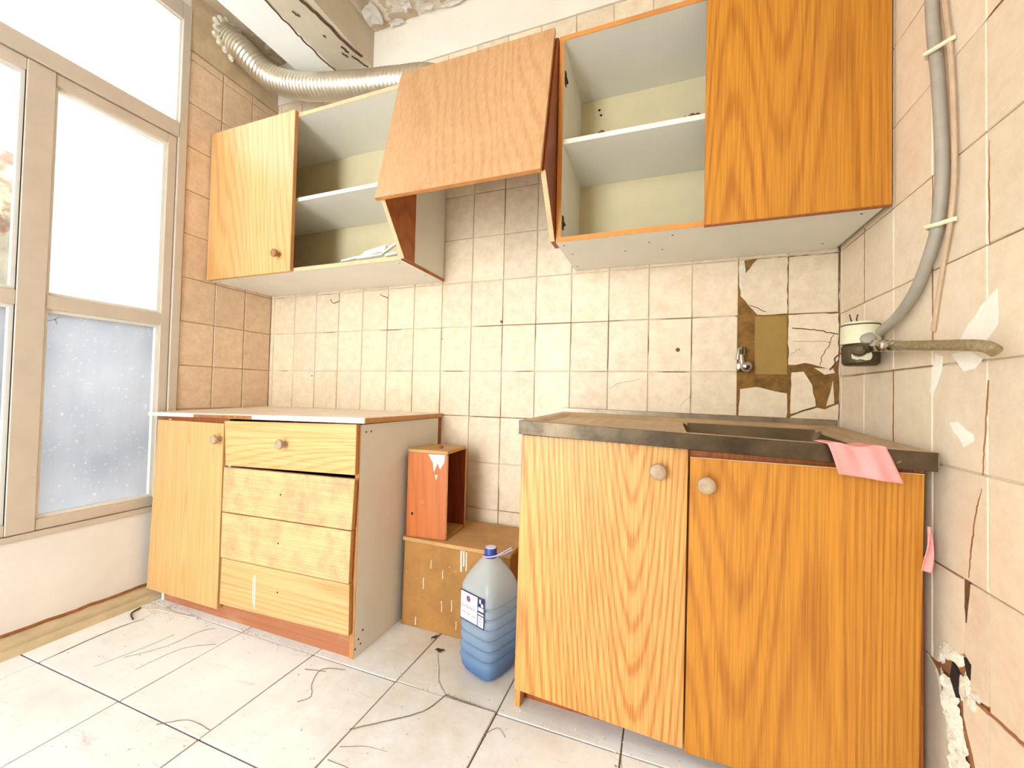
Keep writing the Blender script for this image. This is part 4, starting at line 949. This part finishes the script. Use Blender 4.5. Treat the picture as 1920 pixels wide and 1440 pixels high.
# ------------------------------------------------------------------ sink cabinet
S = thing('sink_cabinet', 'orange oak sink cabinet with two doors, the right door sagging', 'cabinet', (2.1, -0.26, 0.0))
slab([(1.657, 0.772), (1.673, 0.772), (1.661, 0.0), (1.645, 0.0)], -0.512, -0.012).build('side_panel', 'oak_mid', S)
slab([(2.529, 0.744), (2.545, 0.744), (2.545, 0.0), (2.529, 0.0)], -0.512, -0.012).build('side_panel', 'veneer', S)
B().box(1.675, 2.527, -0.505, -0.03, 0.066, 0.082).build('bottom_panel', 'veneer', S)
B().box(1.673, 2.527, -0.028, -0.014, 0.083, 0.62).build('back_panel', 'veneer_dark', S)
slab([(1.674, 0.768), (2.528, 0.744), (2.528, 0.684), (1.674, 0.700)], -0.511, -0.497).build('top_rail', 'veneer', S)
B().box(2.080, 2.096, -0.508, -0.495, 0.083, 0.690).build('centre_post', 'veneer', S)
slab([(1.662, 0.065), (2.528, 0.065), (2.528, 0.0), (1.660, 0.0)], -0.470, -0.455).build('plinth', 'veneer', S)
D = slab([(1.657, 0.771), (2.089, 0.762), (2.085, 0.035), (1.650, 0.061)], -0.530, -0.514).build('door', 'oak_mid', S, 0.001)
knob(2.020, -0.530, 0.703, D, 'knob', 1.15)
D = slab([(2.094, 0.740), (2.538, 0.738), (2.528, 0.028), (2.089, 0.030)], -0.532, -0.515).build('door', 'oak_deep', S, 0.001, 'darker orange door, hanging lower')
slab([(2.094, 0.7415), (2.538, 0.7395), (2.538, 0.738), (2.094, 0.740)], -0.5315, -0.5155).build('edge_strip', 'edge_pale', D)
knob(2.128, -0.532, 0.681, D, 'knob', 1.15)

# ------------------------------------------------------------------ stainless sink top
SK = thing('kitchen_sink', 'dirty stainless steel sink top with drainer and bowl on the sink cabinet', 'sink', (2.1, -0.27, 0.78))
X0, X1, Y0, Y1 = 1.654, 2.550, -0.548, -0.010
def ztop(x, y):
    u = (x-X0)/(X1-X0); v = (y-Y0)/(Y1-Y0)
    zf_ = 0.8125-0.0265*u; zb_ = 0.818-0.012*u
    return zf_+(zb_-zf_)*v
def sst(a, b_, t):
    t = min(1, max(0, (t-a)/(b_-a))); return t*t*(3-2*t)
def deck(u, v):
    x, y = X0+u*(X1-X0), Y0+v*(Y1-Y0)
    z = ztop(x, y)
    inx = sst(X0+0.030, X0+0.042, x)*(1-sst(X1-0.040, X1-0.028, x)); iny = sst(Y0+0.030, Y0+0.042, y)*(1-sst(Y1-0.060, Y1-0.048, y))
    z -= 0.009*inx*iny
    bx = sst(2.090, 2.125, x)*(1-sst(2.455, 2.490, x)); by = sst(-0.490, -0.460, y)*(1-sst(-0.135, -0.105, y))
    z -= 0.150*bx*by
    if x < 2.07: z -= 0.0022*inx*iny*(0.5+0.5*math.cos((x-1.70)*2*math.pi/0.045))*sst(-0.46, -0.42, y)*(1-sst(-0.15, -0.11, y))
    return (x, y, z)
g = B().grid(deck, 150, 90)
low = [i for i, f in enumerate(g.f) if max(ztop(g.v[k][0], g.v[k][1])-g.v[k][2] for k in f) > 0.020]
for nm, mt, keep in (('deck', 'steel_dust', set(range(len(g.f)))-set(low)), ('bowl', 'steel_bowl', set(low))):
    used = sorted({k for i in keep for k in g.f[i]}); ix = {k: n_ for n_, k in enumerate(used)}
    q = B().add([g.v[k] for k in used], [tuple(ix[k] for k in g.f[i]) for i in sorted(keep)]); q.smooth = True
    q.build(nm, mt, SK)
def hx(xa, xb, ya, yb, top, bot):   # top/bot callables of x
    return B().hexa([(xa, ya, bot(xa)), (xb, ya, bot(xb)), (xb, yb, bot(xb)), (xa, yb, bot(xa)), (xa, ya, top(xa)), (xb, ya, top(xb)), (xb, yb, top(xb)), (xa, yb, top(xa))])
hx(X0, X1, Y0-0.0030, Y0, lambda x: ztop(x, Y0)+0.0005, lambda x: ztop(x, Y0)-0.038).build('front_lip', 'steel_lip', SK, 0.0008, 'stained dark front edge')
hx(X0-0.0022, X0, Y0-0.003, Y1+.005, lambda x: 0.8125, lambda x: 0.775).build('side_lip', 'steel', SK)
hx(X1, X1+0.002, Y0-0.003, Y1+.005, lambda x: ztop(x, Y0)+0.0005, lambda x: ztop(x, Y0)-0.030).build('side_lip', 'steel', SK)
hx(X0, X1+.012, Y1, Y1+0.0085, lambda x: 0.834-0.010*(x-X0)/(X1-X0), lambda x: ztop(x, Y1)-0.012).build('splash_lip', 'steel', SK, 0.0015)
B().lathe([(0.026, 0.0), (0.024, 0.003), (0.012, 0.002), (0.004, 0.001)], (2.29, -0.30, ztop(2.29, -.3)-0.1588), (0, 0, 1), 20).build('drain', 'chrome', SK)

# ------------------------------------------------------------------ pink cloths
def cloth(u, v):
    # v 0 on the deck .. 1 at the hanging tip
    s = v*0.118
    xl = 2.352+0.030*v; xr = 2.447+0.045*v
    x = xl+(xr-xl)*u
    zt = ztop(x, Y0)
    if s < 0.045: y = Y0+0.045-s-0.008; z = zt+0.004+0.003*math.sin(u*9)
    else:
        d = s-0.045; y = Y0-0.008-0.004*math.sin(u*9+v*2)-0.004*min(1, d/0.02); z = zt+0.003-d*(0.86+0.10*u)
    return (x, y-0.002+0.002*math.sin(u*17), z)
o = B().grid(cloth, 30, 24); o.smooth = True
o = o.build('pink_cloth', 'pink'); o.modifiers.new('thick', 'SOLIDIFY').thickness = 0.0018
tag(o, 'crumpled pink cloth hanging over the front edge of the steel sink', 'cloth')
def cloth2(u, v):
    z = 0.635-0.092*v; w = 0.004+0.012*min(1, v*1.4)
    return (2.541+0.004*math.sin(v*3)-w*(1-u)+0.003, -0.5385-0.004*math.sin(u*6+v*3), z)
o = B().grid(cloth2, 8, 16); o.smooth = True
o = o.build('pink_cloth', 'pink'); o.modifiers.new('thick', 'SOLIDIFY').thickness = 0.0018
tag(o, 'small scrap of pink cloth caught at the side of the right sink door', 'cloth')

# ------------------------------------------------------------------ tap stub on the wall
T = thing('stop_valve', 'small worn chrome stop valve on the wall left of the olive patch', 'tap', (2.29, 0.0, 1.0))
B().lathe([(0.020, 0), (0.019, 0.004), (0.011, 0.007), (0.011, 0.020)], (2.291, 0.002, 1.000), (0, -1, 0), 20).build('wall_flange', 'chrome', T)
B().lathe([(0.006, 0), (0.017, 0.002), (0.019, 0.010), (0.017, 0.018), (0.009, 0.024), (0.004, 0.026)], (2.296, -0.018, 0.998), (0.12, -1, -0.1), 20).build('valve_body', 'chrome', T)
B().lathe([(0.0065, 0), (0.0060, 0.0012)], (2.2992, -0.0450, 0.9954), (0.12, -1, -0.1), 14).build('valve_stem', 'wire', T)
B().lathe([(0.009, 0), (0.009, 0.030), (0.007, 0.034)], (2.285, -0.018, 1.008), (-0.12, -0.05, 1), 14).build('outlet', 'chrome', T)
hd = B(); hd.tube([(2.281, -0.020, 1.040), (2.286, -0.022, 1.064), (2.292, -0.022, 1.064), (2.292, -0.02, 1.040)], 0.0055, 8); hd.build('lever', 'brass_dark', T)
B().tube([(2.270, -0.026, 1.022), (2.274, -0.026, 1.058), (2.283, -0.024, 1.063)], [0.006, 0.0055, 0.004], 10).build('lever', 'chrome', T)
B().tube([(2.272, -0.016, 0.979), (2.281, -0.018, 0.990), (2.288, -0.018, 1.005)], [0.003, 0.004, 0.005], 8).build('outlet', 'brass_dark', T)

# ------------------------------------------------------------------ wall fitting, hose, conduit on the right wall
F = thing('wall_fitting', 'round cream capped fitting with dark body mounted in the corner of the right wall', 'fitting', (2.525, -0.27, 0.98))
B().lathe([(0.034, 0.0), (0.040, 0.006), (0.041, 0.050), (0.036, 0.056)], (2.526, -0.270, 0.983), (0, 0, 1), 26).build('body', 'brass_dark', F)
B().lathe([(0.043, 0.0), (0.0435, 0.006), (0.043, 0.046), (0.040, 0.050)], (2.526, -0.270, 1.040), (0, 0, 1), 30).build('cap', 'cream_plastic', F)
B().lathe([(0.0415, 0), (0.0415, 0.003)], (2.526, -0.270, 1.0895), (0, 0, 1), 28).build('seam_ring', 'wire', F)
B().lathe([(0.039, 0), (0.037, 0.006), (0.02, 0.008)], (2.526, -0.270, 1.0925), (0, 0, 1), 28).build('cap_lid', 'cream_plastic', F)
B().lathe([(0.017, 0.0), (0.017, 0.012), (0.013, 0.014), (0.013, 0.024), (0.007, 0.026), (0.007, 0.028)], (2.508, -0.312, 1.020), (-0.35, -1, 0.05), 16).build('port', 'brass_dark', F)
B().lathe([(0.020, 0), (0.021, 0.004), (0.014, 0.008)], (2.516, -0.305, 1.008), (-0.4, -1, -0.5), 18).build('port_ring', 'cream_plastic', F)
B().lathe([(0.012, 0.0), (0.018, 0.004), (0.016, 0.012), (0.006, 0.018)], (2.528, -0.306, 1.048), (-0.3, -1, 0.4), 16).build('knuckle', 'conduit', F)
B().tube(smooth_path([(2.512, -0.318, 1.020), (2.520, -0.335, 1.024), (2.528, -0.345, 1.026)], 4), 0.012, 12).build('elbow', 'brass_dark', F)
for k, (dx, dyy) in enumerate(((-0.014, 0.0), (0.0, 0.004))):
    B().tube(smooth_path([(2.522+dx, -0.27+dyy, 1.098), (2.518+dx, -0.272+dyy, 1.108), (2.515+dx+0.006*k, -0.272+dyy, 1.122)], 4), 0.0015, 6).build('bare_wire', 'wire', F)
B().tube(smooth_path([(2.498, -0.30, 1.026), (2.493, -0.26, 1.022), (2.512, -0.14, 1.015), (2.540, -0.055, 1.005), (2.536, -0.025, 0.987)], 6), 0.0022, 6).build('loose_wire', 'wire_red', F, label='thin reddish wire hanging from the fitting')
HS = thing('braided_hose', 'short braided hose with chrome nut sticking out along the right wall', 'hose', (2.53, -0.36, 1.02))
B().lathe([(0.014, 0.0), (0.0165, 0.003), (0.0165, 0.040), (0.014, 0.043)], (2.528, -0.346, 1.027), (0.02, -1, -0.10), 6).build('hex_nut', 'chrome', HS)
B().lathe([(0.009, 0.0), (0.0135, 0.003), (0.0135, 0.014), (0.009, 0.018), (0.009, 0.022), (0.0125, 0.025), (0.0125, 0.038), (0.010, 0.042), (0.0115, 0.045), (0.0115, 0.064)], (2.5288, -0.389, 1.0228), (0.02, -1, -0.10), 18).build('ferrule', 'chrome', HS)
hp = smooth_path([(2.530, -0.450, 1.0165), (2.531, -0.51, 1.009), (2.532, -0.58, 1.001), (2.533, -0.66, 0.992), (2.536, -0.706, 0.984), (2.541, -0.719, 0.974)], 24)
B().tube(hp, [0.0100+0.0005*math.sin(i*2.1) for i in range(len(hp))], 16).build('hose_sleeve', 'hose', HS)
CN = thing('conduit_pipe', 'grey conduit curving down the right wall to the corner fitting', 'pipe', (2.555, -0.53, 1.07))
cp = smooth_path([(2.553, -0.505, ZC-0.01), (2.553, -0.510, 2.2), (2.554, -0.522, 1.745), (2.554, -0.543, 1.556), (2.554, -0.556, 1.38), (2.554, -0.546, 1.276), (2.554, -0.525, 1.217), (2.554, -0.468, 1.141), (2.551, -0.403, 1.094), (2.545, -0.330, 1.064)], 10)
B().tube(cp, 0.0112, 14).build('tube', 'conduit', CN)
for z_, y_ in ((1.620, -0.537), (1.252, -0.540)):
    cl = B().tube([(XR-0.002, y_+0.022, z_), (2.548, y_+0.017, z_+0.002), (2.537, y_, z_), (2.548, y_-0.017, z_-0.002), (2.562, y_-0.030, z_), (XR-0.002, y_-0.034, z_)], 0.0048, 8); cl.build('clip', 'cream_plastic', CN)
cw = smooth_path([(2.562, -0.540, ZC-0.01), (2.562, -0.543, 1.9), (2.562, -0.548, 1.72), (2.562, -0.563, 1.622), (2.562, -0.574, 1.487), (2.562, -0.577, 1.344), (2.562, -0.565, 1.252), (2.5655, -0.530, 1.15), (2.5655, -0.502, 1.04)], 8)
tag(B().tube(cw, 0.0045, 8).build('thin_cable', 'cable'), 'thin brownish cable running beside the grey conduit on the right wall', 'cable')

# ------------------------------------------------------------------ hooks on the back wall
for pts, lab_ in (([(0.477, 0.0, 1.336), (0.474, -0.012, 1.330), (0.462, -0.020, 1.322), (0.446, -0.022, 1.330), (0.441, -0.020, 1.345)], 'bent wire hook on the tiles under the left wall cabinet, nearer the window'),
                  ([(0.778, 0.0, 1.332), (0.772, -0.010, 1.336), (0.755, -0.016, 1.342), (0.742, -0.018, 1.350)], 'bent wire hook on the tiles under the left wall cabinet, nearer the hood')):
    tag(B().tube(smooth_path(pts, 5), 0.0016, 6).build('wire_hook', 'wire'), lab_, 'hook')
